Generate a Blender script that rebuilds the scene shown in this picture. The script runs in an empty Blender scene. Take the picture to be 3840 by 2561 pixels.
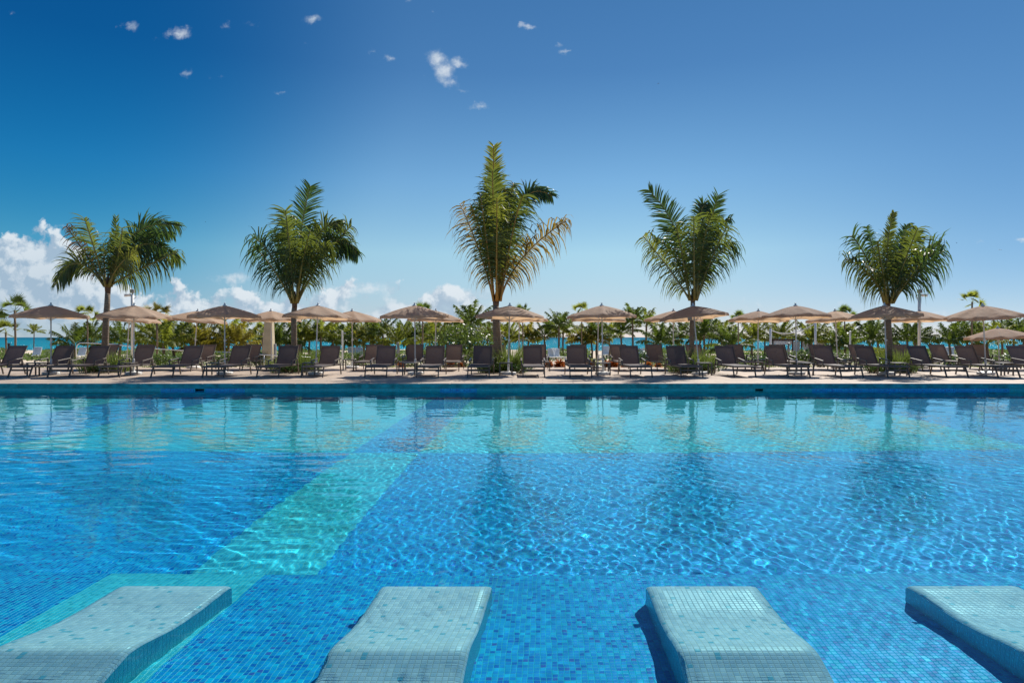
import bpy, math, random
import numpy as np
from mathutils import Vector, Matrix
R = math.radians
random.seed(7)
sc = bpy.context.scene
COL = sc.collection
F = 2560.0            # focal length in photo pixels (24 mm on 36 mm film, 3840 px wide)
HOR = 1265.0          # photo row of the horizon
EYE = 1.45            # camera height above the pool water (water = z 0)
DECK = 0.19
WALL_Y = 18.65
def PX(px, Y): return (px - 1920.0) * Y / F
def PZ(py, Y): return EYE - (py - HOR) * Y / F

# ------------------------------------------------------------------ helpers
def tag(o, label=None, cat=None, group=None, kind=None):
    if label: o['label'] = label
    if cat: o['category'] = cat
    if group: o['group'] = group
    if kind: o['kind'] = kind
    return o
def empty(name, loc=(0, 0, 0), rz=0.0):
    o = bpy.data.objects.new(name, None); COL.objects.link(o)
    o.location = loc; o.rotation_euler = (0, 0, rz); o.empty_display_size = .2
    return o
def copy_tree(o, parent=None):
    c = o.copy(); COL.objects.link(c)
    if parent: c.parent = parent
    for ch in list(o.children): copy_tree(ch, c)
    return c

class MB:
    """collects geometry, builds ONE mesh object"""
    def __init__(s): s.v = []; s.f = []; s.uv = []; s.mi = []
    def quad(s, a, b, c, d, uv=None, mi=0):
        n = len(s.v); s.v += [tuple(a), tuple(b), tuple(c), tuple(d)]; s.f.append((n, n+1, n+2, n+3)); s.uv += uv or [(0, 0)]*4; s.mi.append(mi)
    def face(s, pts, uv=None, mi=0):
        n = len(s.v); s.v += [tuple(p) for p in pts]; s.f.append(tuple(range(n, n+len(pts)))); s.uv += uv or [(0, 0)]*len(pts); s.mi.append(mi)
    def box(s, c, size, rot=None, mi=0, bev=0.0):
        cx, cy, cz = c; hx, hy, hz = [q/2 for q in size]
        b = min(bev, hx*.9, hy*.9, hz*.9)
        if b <= 0:
            P = [Vector((x*hx, y*hy, z*hz)) for z in (-1, 1) for y in (-1, 1) for x in (-1, 1)]
            fs = [(0, 2, 3, 1), (4, 5, 7, 6), (0, 1, 5, 4), (2, 6, 7, 3), (0, 4, 6, 2), (1, 3, 7, 5)]
        else:      # chamfered vertical + top edges
            P = []; fs = []
            ring = lambda ex, ey, z: [Vector(q) for q in ((ex-b, -ey, z), (ex, -ey+b, z), (ex, ey-b, z), (ex-b, ey, z), (-ex+b, ey, z), (-ex, ey-b, z), (-ex, -ey+b, z), (-ex+b, -ey, z))]
            for ex, ey, z in ((hx-b*.7, hy-b*.7, -hz), (hx, hy, -hz+b), (hx, hy, hz-b), (hx-b*.7, hy-b*.7, hz)): P += ring(ex, ey, z)
            for r in range(3):
                for i in range(8): j = (i+1) % 8; fs.append((r*8+i, r*8+j, r*8+8+j, r*8+8+i))
            fs.append(tuple(range(7, -1, -1))); fs.append(tuple(range(24, 32)))
        n = len(s.v)
        for p in P:
            if rot: p = rot @ p
            s.v.append((p.x+cx, p.y+cy, p.z+cz))
        for f in fs: s.f.append(tuple(n+i for i in f)); s.uv += [(0, 0)]*len(f); s.mi.append(mi)
    def bar(s, a, b, w, h, mi=0):
        """rectangular bar from a to b; w = width across, h = thickness"""
        a = Vector(a); b = Vector(b); d = (b-a); L = d.length; d.normalize()
        up = Vector((0, 0, 1)) if abs(d.z) < .95 else Vector((0, 1, 0))
        x = d.cross(up).normalized(); z = x.cross(d).normalized()
        rot = Matrix((x, d, z)).transposed()
        s.box((a+b)/2, (w, L, h), rot, mi, bev=min(w, h)*.18)
    def tube(s, pts, rad, n=8, cap=True, mi=0):
        pts = [Vector(p) for p in pts]; m = len(pts)
        rad = rad if isinstance(rad, (list, tuple)) else [rad]*m
        base = len(s.v); ref = None
        for i, p in enumerate(pts):
            t = (pts[min(i+1, m-1)] - pts[max(i-1, 0)]).normalized()
            if ref is None:
                ref = Vector((0, 0, 1)) if abs(t.z) < .9 else Vector((1, 0, 0))
            x = (ref - t*ref.dot(t)).normalized(); y = t.cross(x); ref = x
            for k in range(n):
                a = 2*math.pi*k/n; q = p + (x*math.cos(a)+y*math.sin(a))*rad[i]; s.v.append((q.x, q.y, q.z))
        for i in range(m-1):
            for k in range(n):
                k2 = (k+1) % n; s.f.append((base+i*n+k, base+i*n+k2, base+(i+1)*n+k2, base+(i+1)*n+k)); s.uv += [(k/n, i), ((k+1)/n, i), ((k+1)/n, i+1), (k/n, i+1)]; s.mi.append(mi)
        if cap:
            s.f.append(tuple(base+k for k in range(n-1, -1, -1))); s.uv += [(0, 0)]*n; s.mi.append(mi)
            s.f.append(tuple(base+(m-1)*n+k for k in range(n))); s.uv += [(0, 0)]*n; s.mi.append(mi)
    def lathe(s, prof, c=(0, 0, 0), n=16, mi=0):
        s.tube([(c[0], c[1], c[2]+z) for r, z in prof], [max(r, 1e-4) for r, z in prof], n, True, mi)
    def build(s, name, mats, parent=None, smooth=False, loc=None):
        me = bpy.data.meshes.new(name); me.from_pydata(s.v, [], s.f)
        uvl = me.uv_layers.new(name='UVMap'); uvl.data.foreach_set('uv', np.array(s.uv, dtype=np.float32).ravel())
        for m in (mats if isinstance(mats, (list, tuple)) else [mats]): me.materials.append(m)
        me.polygons.foreach_set('material_index', s.mi)
        if smooth: me.polygons.foreach_set('use_smooth', [True]*len(s.f))
        me.update()
        o = bpy.data.objects.new(name, me); COL.objects.link(o)
        if parent: o.parent = parent
        if loc: o.location = loc
        return o
def npmesh(name, verts, quads, mats, parent=None, smooth=False, mi=None, uv=None):
    me = bpy.data.meshes.new(name); verts = np.asarray(verts, dtype=np.float32); quads = np.asarray(quads, dtype=np.int32)
    me.vertices.add(len(verts)); me.vertices.foreach_set('co', verts.ravel())
    me.loops.add(quads.size); me.loops.foreach_set('vertex_index', quads.ravel())
    me.polygons.add(len(quads)); me.polygons.foreach_set('loop_start', np.arange(len(quads), dtype=np.int32)*quads.shape[1])
    for m in (mats if isinstance(mats, (list, tuple)) else [mats]): me.materials.append(m)
    if mi is not None: me.polygons.foreach_set('material_index', np.asarray(mi, dtype=np.int32))
    if uv is not None:
        l = me.uv_layers.new(name='UVMap'); l.data.foreach_set('uv', np.asarray(uv, dtype=np.float32).ravel())
    me.update(calc_edges=True)
    if smooth: me.polygons.foreach_set('use_smooth', [True]*len(quads))
    me.validate()
    o = bpy.data.objects.new(name, me); COL.objects.link(o)
    if parent: o.parent = parent
    return o
def gridmesh(name, X, Y, Z, mats, smooth=True, parent=None):
    ny, nx = X.shape; i = np.arange(nx*ny).reshape(ny, nx)
    q = np.stack([i[:-1, :-1], i[:-1, 1:], i[1:, 1:], i[1:, :-1]], -1).reshape(-1, 4)
    return npmesh(name, np.stack([X, Y, Z], -1).reshape(-1, 3), q, mats, parent, smooth)

# ------------------------------------------------------------------ node helpers
class NT:
    def __init__(s, tree): s.t = tree; s.n = tree.nodes; s.l = tree.links
    def node(s, typ, **kw):
        n = s.n.new(typ)
        for k, v in kw.items(): setattr(n, k, v)
        return n
    def put(s, sock, v):
        if hasattr(v, 'is_output'): s.l.new(v, sock)
        elif v is not None: sock.default_value = v
    def math(s, op, a, b=None, c=None, clamp=False):
        n = s.node('ShaderNodeMath', operation=op); n.use_clamp = clamp
        s.put(n.inputs[0], a); s.put(n.inputs[1], b)
        if c is not None: s.put(n.inputs[2], c)
        return n.outputs[0]
    def vmath(s, op, a, b=None):
        n = s.node('ShaderNodeVectorMath', operation=op); s.put(n.inputs[0], a)
        if b is not None: s.put(n.inputs[1], b)
        return n.outputs['Value'] if op in ('LENGTH', 'DOT_PRODUCT', 'DISTANCE') else n.outputs[0]
    def mix(s, f, a, b, blend='MIX'):
        n = s.node('ShaderNodeMix', data_type='RGBA', blend_type=blend); s.put(n.inputs[0], f)
        for i, v in ((6, a), (7, b)):
            if isinstance(v, tuple) and len(v) == 3: v = (*v, 1)
            s.put(n.inputs[i], v)
        return n.outputs[2]
    def noise(s, vec, scale, detail=3, rough=.5, out=0, dim='3D'):
        n = s.node('ShaderNodeTexNoise'); n.noise_dimensions = dim; s.put(n.inputs['Vector'], vec); n.inputs['Scale'].default_value = scale; n.inputs['Detail'].default_value = detail; n.inputs['Roughness'].default_value = rough
        return n.outputs[out]
    def ramp(s, f, stops, interp='LINEAR'):
        n = s.node('ShaderNodeValToRGB'); n.color_ramp.interpolation = interp; s.put(n.inputs[0], f)
        e = n.color_ramp.elements
        while len(e) < len(stops): e.new(.5)
        for i, (p, c) in enumerate(stops):
            e[i].position = p; e[i].color = (*c, 1) if len(c) == 3 else c
        return n.outputs[0]
    def maprange(s, v, a, b, c=0., d=1., smooth=False):
        n = s.node('ShaderNodeMapRange'); n.interpolation_type = 'SMOOTHSTEP' if smooth else 'LINEAR'; n.clamp = True
        s.put(n.inputs[0], v)
        for i, q in enumerate((a, b, c, d)): s.put(n.inputs[i+1], q)
        return n.outputs[0]
    def bump(s, h, strength=.3, dist=.01):
        n = s.node('ShaderNodeBump'); n.inputs['Strength'].default_value = strength; n.inputs['Distance'].default_value = dist; s.put(n.inputs['Height'], h); return n.outputs[0]
def newmat(name):
    m = bpy.data.materials.new(name); m.use_nodes = True
    t = NT(m.node_tree); b = m.node_tree.nodes['Principled BSDF']
    return m, t, b
def pos(t): return t.node('ShaderNodeNewGeometry').outputs['Position']
def objco(t): return t.node('ShaderNodeTexCoord').outputs['Object']
def simple(name, col, rough=.5, var=.15, scale=8., metal=0., bump=0., bscale=40., spec=.5, obj=True):
    """plain paint / metal / plastic with procedural tone variation"""
    m, t, b = newmat(name); v = objco(t) if obj else pos(t)
    n = t.noise(v, scale, 4)
    c0 = tuple(q*(1-var) for q in col); c1 = tuple(min(q*(1+var), 1) for q in col)
    t.put(b.inputs['Base Color'], t.mix(t.maprange(n, .3, .7), c0, c1))
    b.inputs['Roughness'].default_value = rough; b.inputs['Metallic'].default_value = metal; b.inputs['Specular IOR Level'].default_value = spec
    if bump: t.put(b.inputs['Normal'], t.bump(t.noise(v, bscale, 3), bump, .004))
    return m

# ------------------------------------------------------------------ light
AZ, EL = R(33), R(45)
world = bpy.data.worlds.new('World'); sc.world = world; world.use_nodes = True
t = NT(world.node_tree); bg = world.node_tree.nodes['Background']; bg.inputs[1].default_value = .0732
sky = t.node('ShaderNodeTexSky'); sky.sky_type = 'NISHITA'; sky.sun_disc = False
sky.sun_elevation = EL; sky.sun_rotation = AZ; sky.air_density = .6; sky.dust_density = 0; sky.ozone_density = 6
gen = t.node('ShaderNodeTexCoord').outputs['Generated']
dirn = t.vmath('NORMALIZE', gen)
sep = t.node('ShaderNodeSeparateColor'); t.l.new(sky.outputs[0], sep.inputs[0])
comb = t.node('ShaderNodeCombineColor')
# the polarised, saturated blue of the photo: per-channel power on the physical sky (values at strength .1)
for i, (k, p) in enumerate(((1.0, 1.2), (.78, .84), (.78, .66))):
    x = t.math('MULTIPLY', sep.outputs[i], .1); x = t.math('POWER', x, p); x = t.math('MULTIPLY', x, k*10); t.l.new(x, comb.inputs[i])
skyc = comb.outputs[0]
d0 = Vector((-1870, 2560, 1215)).normalized()
dk = t.maprange(t.vmath('DOT_PRODUCT', dirn, tuple(d0)), math.cos(R(27)), 1., 0., 1., True)
el_ = t.node('ShaderNodeSeparateXYZ'); t.l.new(dirn, el_.inputs[0])
gr = t.ramp(el_.outputs[2], [(0., (.40, .345, .315)), (.03, (.41, .355, .32)), (.12, (.72, .55, .40)), (.22, (.60, .50, .42)), (.36, (.36, .35, .345)), (.45, (.3333, .3333, .3333))])
ux = t.math('DIVIDE', el_.outputs[0], t.math('MAXIMUM', el_.outputs[1], .05))
gr = t.mix(t.maprange(ux, .1, .78, 1., .12, True), (.3333, .3333, .3333), gr)
skyc = t.mix(1., skyc, gr, 'MULTIPLY'); sc3 = t.vmath('SCALE', skyc); sc3.node.inputs['Scale'].default_value = 3.; skyc = sc3
skyc = t.mix(dk, skyc, t.mix(1., skyc, (.07, .55, .75), 'MULTIPLY'))
# clouds laid out on the sky by direction (u = x/y, v = z/y)
sx = t.node('ShaderNodeSeparateXYZ'); t.l.new(dirn, sx.inputs[0])
front = t.math('GREATER_THAN', sx.outputs[1], .05)
ysafe = t.math('MAXIMUM', sx.outputs[1], .05)
U = t.math('DIVIDE', sx.outputs[0], ysafe); V = t.math('DIVIDE', sx.outputs[2], ysafe)
cuv = t.node('ShaderNodeCombineXYZ'); t.l.new(U, cuv.inputs[0]); t.l.new(V, cuv.inputs[1]); uv = cuv.outputs[0]
# warp
nw = t.noise(uv, 9, 4, .6, out=1)
# cumulus bank: top envelope against u
env = t.node('ShaderNodeFloatCurve'); cm = env.mapping; cv = cm.curves[0]
ptsE = [(-60, 905), (0, 880), (110, 868), (190, 862), (250, 900), (330, 985), (430, 1045), (560, 1090), (640, 1070), (740, 1100), (830, 1085), (950, 1100), (1060, 1110), (1180, 1112), (1290, 1050), (1380, 1045), (1480, 1072), (1560, 1105), (1650, 1085), (1740, 1078), (1830, 1110), (1900, 1150), (2010, 1190), (2060, 1165), (2140, 1195), (2400, 1180), (2600, 1190), (2780, 1165), (2960, 1180), (3200, 1185), (3500, 1172), (3840, 1190)]
cv.points[0].location = (0, .0); cv.points[1].location = (1, .15)
for px, py in ptsE[1:-1]: cv.points.new((px+60)/3900, ((1265-py)/2560)*4)
cv.points[0].location = (0, (1265-905)/2560*4); cv.points[-1].location = (1, (1265-1190)/2560*4)
cm.update()
t.l.new(t.math('DIVIDE', t.math('ADD', t.math('MULTIPLY', U, 2560.), 1980.), 3900.), env.inputs['Value'])
topv = t.math('MULTIPLY', env.outputs[0], .25)
nb = t.noise(uv, 26, 8, .58); nb2 = t.noise(uv, 70, 6, .6)
above = t.math('SUBTRACT', topv, V)
dens = t.math('ADD', t.math('MULTIPLY', above, 22.), t.math('MULTIPLY', t.math('SUBTRACT', nb, .5), 2.6))
dens = t.maprange(dens, -.04, .24, 0., 1., True)
leftw = t.maprange(U, -.62, -.45, 1., .0, True)       # solid towers at the far left, thinner bank further right
gaps = t.maprange(t.math('ADD', t.noise(uv, 13, 5, .55), t.math('MULTIPLY', leftw, .26)), .41, .55, 0., 1., True)
rightw = t.maprange(U, -.08, .03, 1., .28, True)
dens = t.math('MULTIPLY', t.math('MULTIPLY', dens, gaps), rightw)
low = t.maprange(V, .006, .03, .45, 1.)
dens = t.math('MULTIPLY', dens, low)
# small wisps and the heart-shaped cloud
blobs = [(1640, 220, 52, 42, 1.), (1672, 270, 42, 48, 1.), (1722, 240, 40, 26, 1.), (1698, 312, 40, 34, .9), (1730, 345, 34, 16, .7), (1590, 283, 26, 16, .45), (672, 126, 62, 24, .95), (600, 142, 20, 10, .3), (488, 102, 36, 22, .6), (1174, 76, 40, 18, .7), (848, 98, 30, 26, .4), (940, 92, 42, 16, .4), (1467, 217, 26, 13, .7), (1395, 200, 24, 12, .55), (1795, 400, 36, 12, .85), (1977, 104, 34, 13, .75), (2128, 198, 30, 8, .7), (712, 277, 34, 18, .55), (818, 293, 42, 10, .35), (1065, 349, 26, 10, .55), (1150, 168, 14, 8, .55), (868, 1045, 95, 26, .95), (530, 847, 16, 10, .5), (190, 848, 90, 8, .55), (50, 55, 14, 10, .5), (1540, 8, 60, 14, .6), (1630, 44, 20, 12, .5), (1250, 333, 16, 7, .4), (2095, 172, 20, 7, .4), (3670, 902, 34, 9, .5), (3825, 900, 24, 8, .5), (1750, 1104, 150, 28, 1.05), (1390, 1085, 160, 34, 1.)]
wv = t.vmath('SUBTRACT', t.noise(uv, 55, 5, .6, out=1), (.5, .5, .5)); ws_ = t.vmath('SCALE', wv); ws_.node.inputs['Scale'].default_value = .022; uvw = t.vmath('ADD', uv, ws_)
acc = None
for px, py, rx, ry, s in blobs:
    c = ((px-1920)/2560, (1265-py)/2560, 0); sc_ = (2560/(rx*1.35), 2560/(ry*1.35), 0)
    d = t.vmath('LENGTH', t.vmath('MULTIPLY', t.vmath('SUBTRACT', uvw, c), sc_))
    q = t.math('MULTIPLY_ADD', d, -s, s)
    acc = q if acc is None else t.math('MAXIMUM', acc, q)
wn = t.noise(uv, 34, 8, .62)
wisp = t.maprange(t.math('ADD', acc, t.math('MULTIPLY', t.math('SUBTRACT', wn, .5), 2.2)), .2, 1.2, 0., .85, True)
wisp = t.math('MULTIPLY', wisp, t.math('GREATER_THAN', acc, 0.))
cloud = t.math('MULTIPLY', t.math('MAXIMUM', dens, wisp), front, clamp=True)
# light and shade in the clouds: compare density with that towards the sun (up-right)
uv2 = t.vmath('ADD', uv, (.008, .012, 0.))
nbs = t.noise(uv2, 26, 8, .58)
rel = t.math('SUBTRACT', nb, nbs)
shade = t.maprange(t.math('ADD', t.math('MULTIPLY', rel, 5.), t.math('MULTIPLY', t.math('SUBTRACT', nb2, .5), .5)), -.35, .35, 0., 1.)
shade = t.math('MULTIPLY', shade, t.maprange(above, .0, .11, 1., .42))
shade = t.math('MAXIMUM', shade, t.math('MULTIPLY', wisp, .85))
ccol = t.mix(shade, (3.9, 5.1, 6.4), (7.8, 8.4, 8.9))
final = t.mix(t.math('MULTIPLY', cloud, .9), skyc, ccol)
t.l.new(final, bg.inputs[0])

sun = bpy.data.lights.new('sun', 'SUN'); sun.energy = 4.5; sun.angle = R(.53); sun.color = (1, .955, .88)
so = bpy.data.objects.new('sun', sun); COL.objects.link(so)
sd = Vector((math.sin(AZ)*math.cos(EL), math.cos(AZ)*math.cos(EL), math.sin(EL)))
so.rotation_euler = sd.to_track_quat('Z', 'Y').to_euler(); so.location = (20, 30, 40)
sun.cycles.is_caustics_light = True

cam = bpy.data.cameras.new('camera'); co = bpy.data.objects.new('camera', cam); COL.objects.link(co); sc.camera = co
co.location = (0, 0, EYE); cam.sensor_width = 36; cam.lens = 24; cam.clip_start = .05; cam.clip_end = 60000
co.rotation_euler = (R(90) - math.atan(15.5/2560), 0, 0)
sc.view_settings.view_transform = 'Standard'; sc.view_settings.look = 'None'; sc.view_settings.exposure = .45; sc.view_settings.gamma = 1
sc.cycles.use_denoising = True; sc.cycles.max_bounces = 8; sc.cycles.transmission_bounces = 6; sc.cycles.glossy_bounces = 3
sc.cycles.diffuse_bounces = 3; sc.cycles.sample_clamp_indirect = 6; sc.cycles.sample_clamp_direct = 12; sc.cycles.caustics_refractive = True; sc.cycles.caustics_reflective = False

# ------------------------------------------------------------------ materials
TILE = .0283
def mosaic(name, cols, grout, rough=.25, gw=.075, vary=1., spec=.5):
    m, t, b = newmat(name)
    uvn = t.node('ShaderNodeUVMap').outputs[0]
    fl = t.vmath('FLOOR', uvn); fr = t.vmath('FRACTION', uvn)
    wn = t.node('ShaderNodeTexWhiteNoise'); wn.noise_dimensions = '2D'; t.l.new(fl, wn.inputs['Vector'])
    col = t.ramp(wn.outputs['Value'], cols, 'CONSTANT')
    wn2 = t.node('ShaderNodeTexWhiteNoise'); wn2.noise_dimensions = '2D'; t.l.new(t.vmath('ADD', fl, (31.7, 11.3, 0)), wn2.inputs['Vector'])
    col = t.mix(t.math('MULTIPLY', wn2.outputs['Value'], .22), col, t.mix(1., col, (.6, .6, .6), 'MULTIPLY'))
    s = t.node('ShaderNodeSeparateXYZ'); t.l.new(fr, s.inputs[0])
    ex = t.math('MINIMUM', s.outputs[0], t.math('SUBTRACT', 1., s.outputs[0])); ey = t.math('MINIMUM', s.outputs[1], t.math('SUBTRACT', 1., s.outputs[1]))
    e = t.math('MINIMUM', ex, ey)
    g = t.maprange(e, gw*.6, gw, 1., 0.)
    big = t.maprange(t.noise(pos(t), 1.3, 4, .6), .3, .7, .92, 1.1)
    colv = t.vmath('SCALE', t.mix(g, col, grout)); colv.node.inputs['Scale'].default_value = 1.; t.l.new(big, colv.node.inputs['Scale'])
    sp = t.node('ShaderNodeSeparateXYZ'); t.l.new(pos(t), sp.inputs[0])
    band = t.math('MULTIPLY', t.maprange(t.math('ABSOLUTE', t.math('ADD', sp.outputs[2], .004)), .0, .016, 1., 0., True), t.maprange(t.noise(pos(t), 14, 4, .6), .4, .65))
    colv = t.mix(t.math('MULTIPLY', band, .35), colv, (.62, .62, .56))
    t.put(b.inputs['Base Color'], colv)
    t.put(b.inputs['Roughness'], t.mix(g, (rough,)*3, (.8,)*3)); b.inputs['Specular IOR Level'].default_value = spec
    t.put(b.inputs['Normal'], t.bump(t.maprange(e, 0., gw*2.2, 0., 1., True), .5, .0025))
    return m
M_BLUE = mosaic('mosaic_blue', [(0, (.001, .17, .58)), (.12, (.001, .32, .74)), (.4, (.002, .41, .82)), (.65, (.001, .29, .72)), (.86, (.003, .52, .85)), (.965, (.05, .14, .52))], (.02, .54, .62), gw=.055)
M_TURQ = mosaic('mosaic_turquoise', [(0, (.03, .50, .63)), (.3, (.05, .62, .76)), (.6, (.04, .56, .73)), (.85, (.07, .70, .80))], (.16, .66, .58), gw=.055)
M_PALE = mosaic('mosaic_pale', [(0, (.70, .73, .80)), (.35, (.76, .78, .84)), (.62, (.62, .69, .77)), (.8, (.82, .83, .87)), (.965, (.24, .54, .66))], (.66, .61, .54), rough=.32, gw=.06, spec=.35)
M_TEALW = mosaic('mosaic_teal_wall', [(0, (.008, .42, .50)), (.5, (.01, .50, .58)), (.8, (.01, .40, .50))], (.08, .46, .48))
def mk_water():
    m, t, b = newmat('pool_water'); t.n.remove(b)
    g = t.node('ShaderNodeBsdfGlass'); g.inputs['IOR'].default_value = 1.33; g.inputs['Roughness'].default_value = 0; g.inputs['Color'].default_value = (.67, .97, 1, 1)
    t.l.new(g.outputs[0], t.n['Material Output'].inputs[0]); return m
M_WATER = mk_water()
def mk_sea():
    m, t, b = newmat('sea_water'); p = pos(t)
    s = t.node('ShaderNodeSeparateXYZ'); t.l.new(p, s.inputs[0])
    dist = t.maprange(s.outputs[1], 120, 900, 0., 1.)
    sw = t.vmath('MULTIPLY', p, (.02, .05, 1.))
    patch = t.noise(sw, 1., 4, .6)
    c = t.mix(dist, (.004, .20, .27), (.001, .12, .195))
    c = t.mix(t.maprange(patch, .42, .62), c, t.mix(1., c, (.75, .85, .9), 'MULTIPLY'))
    df = t.node('ShaderNodeBsdfDiffuse'); t.put(df.inputs[0], c); gl = t.node('ShaderNodeBsdfGlossy'); gl.inputs['Roughness'].default_value = .12; gl.inputs[0].default_value = (.85, .95, 1, 1)
    w = t.noise(t.vmath('MULTIPLY', p, (.55, 1.1, 1.)), 1., 6, .72)
    bn = t.bump(w, 1., .8); t.put(gl.inputs['Normal'], bn); mx = t.node('ShaderNodeMixShader'); mx.inputs[0].default_value = .09; t.l.new(df.outputs[0], mx.inputs[1]); t.l.new(gl.outputs[0], mx.inputs[2]); t.l.new(mx.outputs[0], t.n['Material Output'].inputs[0]); t.n.remove(b)
    return m
M_SEA = mk_sea()
def mk_deck():
    m, t, b = newmat('deck_stone'); p = pos(t)
    br = t.node('ShaderNodeTexBrick'); t.l.new(p, br.inputs['Vector']); br.inputs['Scale'].default_value = 1.; br.offset = .5
    br.inputs['Brick Width'].default_value = .9; br.inputs['Row Height'].default_value = .6; br.inputs['Mortar Size'].default_value = .012
    br.inputs['Color1'].default_value = (.50, .395, .305, 1); br.inputs['Color2'].default_value = (.45, .355, .275, 1); br.inputs['Mortar'].default_value = (.24, .2, .17, 1)
    n = t.noise(p, 1.1, 6, .65); n2 = t.noise(p, 60, 3, .6)
    c = t.mix(1., br.outputs[0], t.mix(t.maprange(n, .34, .66), (.74, .74, .75), (1.08, 1.07, 1.05)), 'MULTIPLY')
    c = t.mix(1., c, t.mix(n2, (.9, .9, .9), (1.08, 1.08, 1.08)), 'MULTIPLY')
    t.put(b.inputs['Base Color'], c); b.inputs['Roughness'].default_value = .75; t.put(b.inputs['Normal'], t.bump(n2, .2, .003)); return m
M_DECK = mk_deck()
M_COPE = simple('coping_stone', (.42, .335, .27), .7, .14, 3., bump=.2, bscale=70, obj=False)
M_COPEF = simple('coping_face', (.02, .30, .32), .6, .45, 5., bump=.4, bscale=30, obj=False)
M_FRAME = simple('lounger_frame', (.115, .095, .080), .42, .2, 6., spec=.5)
def mk_sling(name, c1, c2, tr):
    m, t, b = newmat(name); v = objco(t)
    s = t.node('ShaderNodeSeparateXYZ'); t.l.new(v, s.inputs[0])
    n = t.noise(v, 5, 3); k = t.math('SINE', t.math('MULTIPLY', s.outputs[0], 900.))
    c = t.mix(t.maprange(n, .3, .7), c1, c2); c = t.mix(t.math('MULTIPLY_ADD', k, .12, .12), c, (.16, .14, .14))
    t.put(b.inputs['Base Color'], c); b.inputs['Roughness'].default_value = .7
    tl = t.node('ShaderNodeBsdfTranslucent'); tl.inputs[0].default_value = (*tr, 1)
    mx = t.node('ShaderNodeMixShader'); mx.inputs[0].default_value = .25
    t.l.new(b.outputs[0], mx.inputs[1]); t.l.new(tl.outputs[0], mx.inputs[2]); t.l.new(mx.outputs[0], t.n['Material Output'].inputs[0]); return m
M_SLING = mk_sling('sling_mesh', (.078, .066, .074), (.10, .084, .090), (.17, .13, .12))
M_SLING_BACKLIT = mk_sling('sling_mesh_backlit', (.105, .080, .070), (.13, .10, .088), (.30, .21, .17))  # back row: same charcoal mesh, sun shining through put into a browner colour
def mk_canvas():
    m, t, b = newmat('umbrella_canvas'); v = objco(t)
    n = t.noise(v, 3, 5, .6); n2 = t.noise(v, 90, 2)
    c = t.mix(t.maprange(n, .3, .7), (.44, .34, .265), (.55, .43, .335))
    oi = t.node('ShaderNodeObjectInfo').outputs['Random']
    c = t.mix(1., c, t.ramp(oi, [(0, (.62, .64, .70)), (.25, (.86, .87, .90)), (.7, (1.02, 1.0, .98)), (1, (1.12, 1.08, 1.02))]), 'MULTIPLY')  # random tone per canopy; the grey end paints palm shade into the cloth
    t.put(b.inputs['Base Color'], c); b.inputs['Roughness'].default_value = .85
    wr = t.noise(t.vmath('MULTIPLY', v, (1., 1., 2.5)), 5, 4, .6)
    t.put(b.inputs['Normal'], t.bump(wr, .55, .05))
    tl = t.node('ShaderNodeBsdfTranslucent'); tl.inputs[0].default_value = (.72, .47, .27, 1)
    mx = t.node('ShaderNodeMixShader'); mx.inputs[0].default_value = .46
    t.l.new(b.outputs[0], mx.inputs[1]); t.l.new(tl.outputs[0], mx.inputs[2]); t.l.new(mx.outputs[0], t.n['Material Output'].inputs[0]); return m
M_CANVAS = mk_canvas()
M_POLE = simple('pole_paint', (.62, .63, .63), .35, .08, 3.)
M_BASE = simple('umbrella_base_plastic', (.70, .69, .66), .55, .12, 5., bump=.2)
M_WHITE = simple('white_plastic', (.78, .77, .73), .5, .1, 5.)
M_DARK = simple('dark_metal', (.035, .035, .038), .4, .25, 8.)
M_GREY = simple('grey_metal', (.30, .30, .30), .45, .15, 6.)
M_STEEL = simple('steel', (.75, .76, .78), .25, .05, 6., metal=.8)
M_BEIGE = simple('beige_render', (.56, .47, .32), .85, .14, 2.5, bump=.3, bscale=30)
M_WOOD = simple('dark_wood', (.07, .035, .028), .7, .3, 4., bump=.3)
M_CLOTH = simple('white_drape', (.72, .72, .74), .9, .08, 6., bump=.3, bscale=12)
M_SAND = simple('sand', (.62, .50, .37), .95, .16, .8, bump=.5, bscale=2.2, obj=False)
M_FEATH = simple('bird_feather', (.05, .05, .055), .7, .2, 10.)
M_LAND = simple('island_green', (.06, .11, .12), .95, .3, .02, obj=False)
def leafmat(name, c0, c1, tr, mixf=.38, rough=.38, scale=3., spec=.5):
    m, t, b = newmat(name); p = pos(t)
    n = t.noise(p, scale, 3, .6); n2 = t.noise(p, scale*9, 2, .6)
    c = t.mix(t.maprange(n, .32, .68), c0, c1); c = t.mix(t.math('MULTIPLY', n2, .5), c, t.mix(1., c, (.5, .55, .45), 'MULTIPLY'))
    t.put(b.inputs['Base Color'], c); b.inputs['Roughness'].default_value = rough; b.inputs['Specular IOR Level'].default_value = spec
    tl = t.node('ShaderNodeBsdfTranslucent'); t.put(tl.inputs[0], t.mix(t.maprange(n, .32, .68), tr, tuple(q*1.35 for q in tr)))
    mx = t.node('ShaderNodeMixShader'); mx.inputs[0].default_value = mixf
    t.l.new(b.outputs[0], mx.inputs[1]); t.l.new(tl.outputs[0], mx.inputs[2]); t.l.new(mx.outputs[0], t.n['Material Output'].inputs[0]); return m
M_FR = [leafmat('frond_green', (.045, .068, .014), (.088, .104, .020), (.18, .22, .028), .38),
        leafmat('frond_yellow', (.075, .095, .018), (.12, .125, .022), (.26, .28, .03)),
        leafmat('frond_brown', (.10, .060, .028), (.15, .085, .035), (.26, .15, .05), .25),
        leafmat('frond_dark', (.026, .060, .016), (.050, .085, .02), (.10, .17, .025), .36),
        leafmat('frond_golden', (.10, .085, .018), (.19, .125, .022), (.38, .25, .03))]
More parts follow.
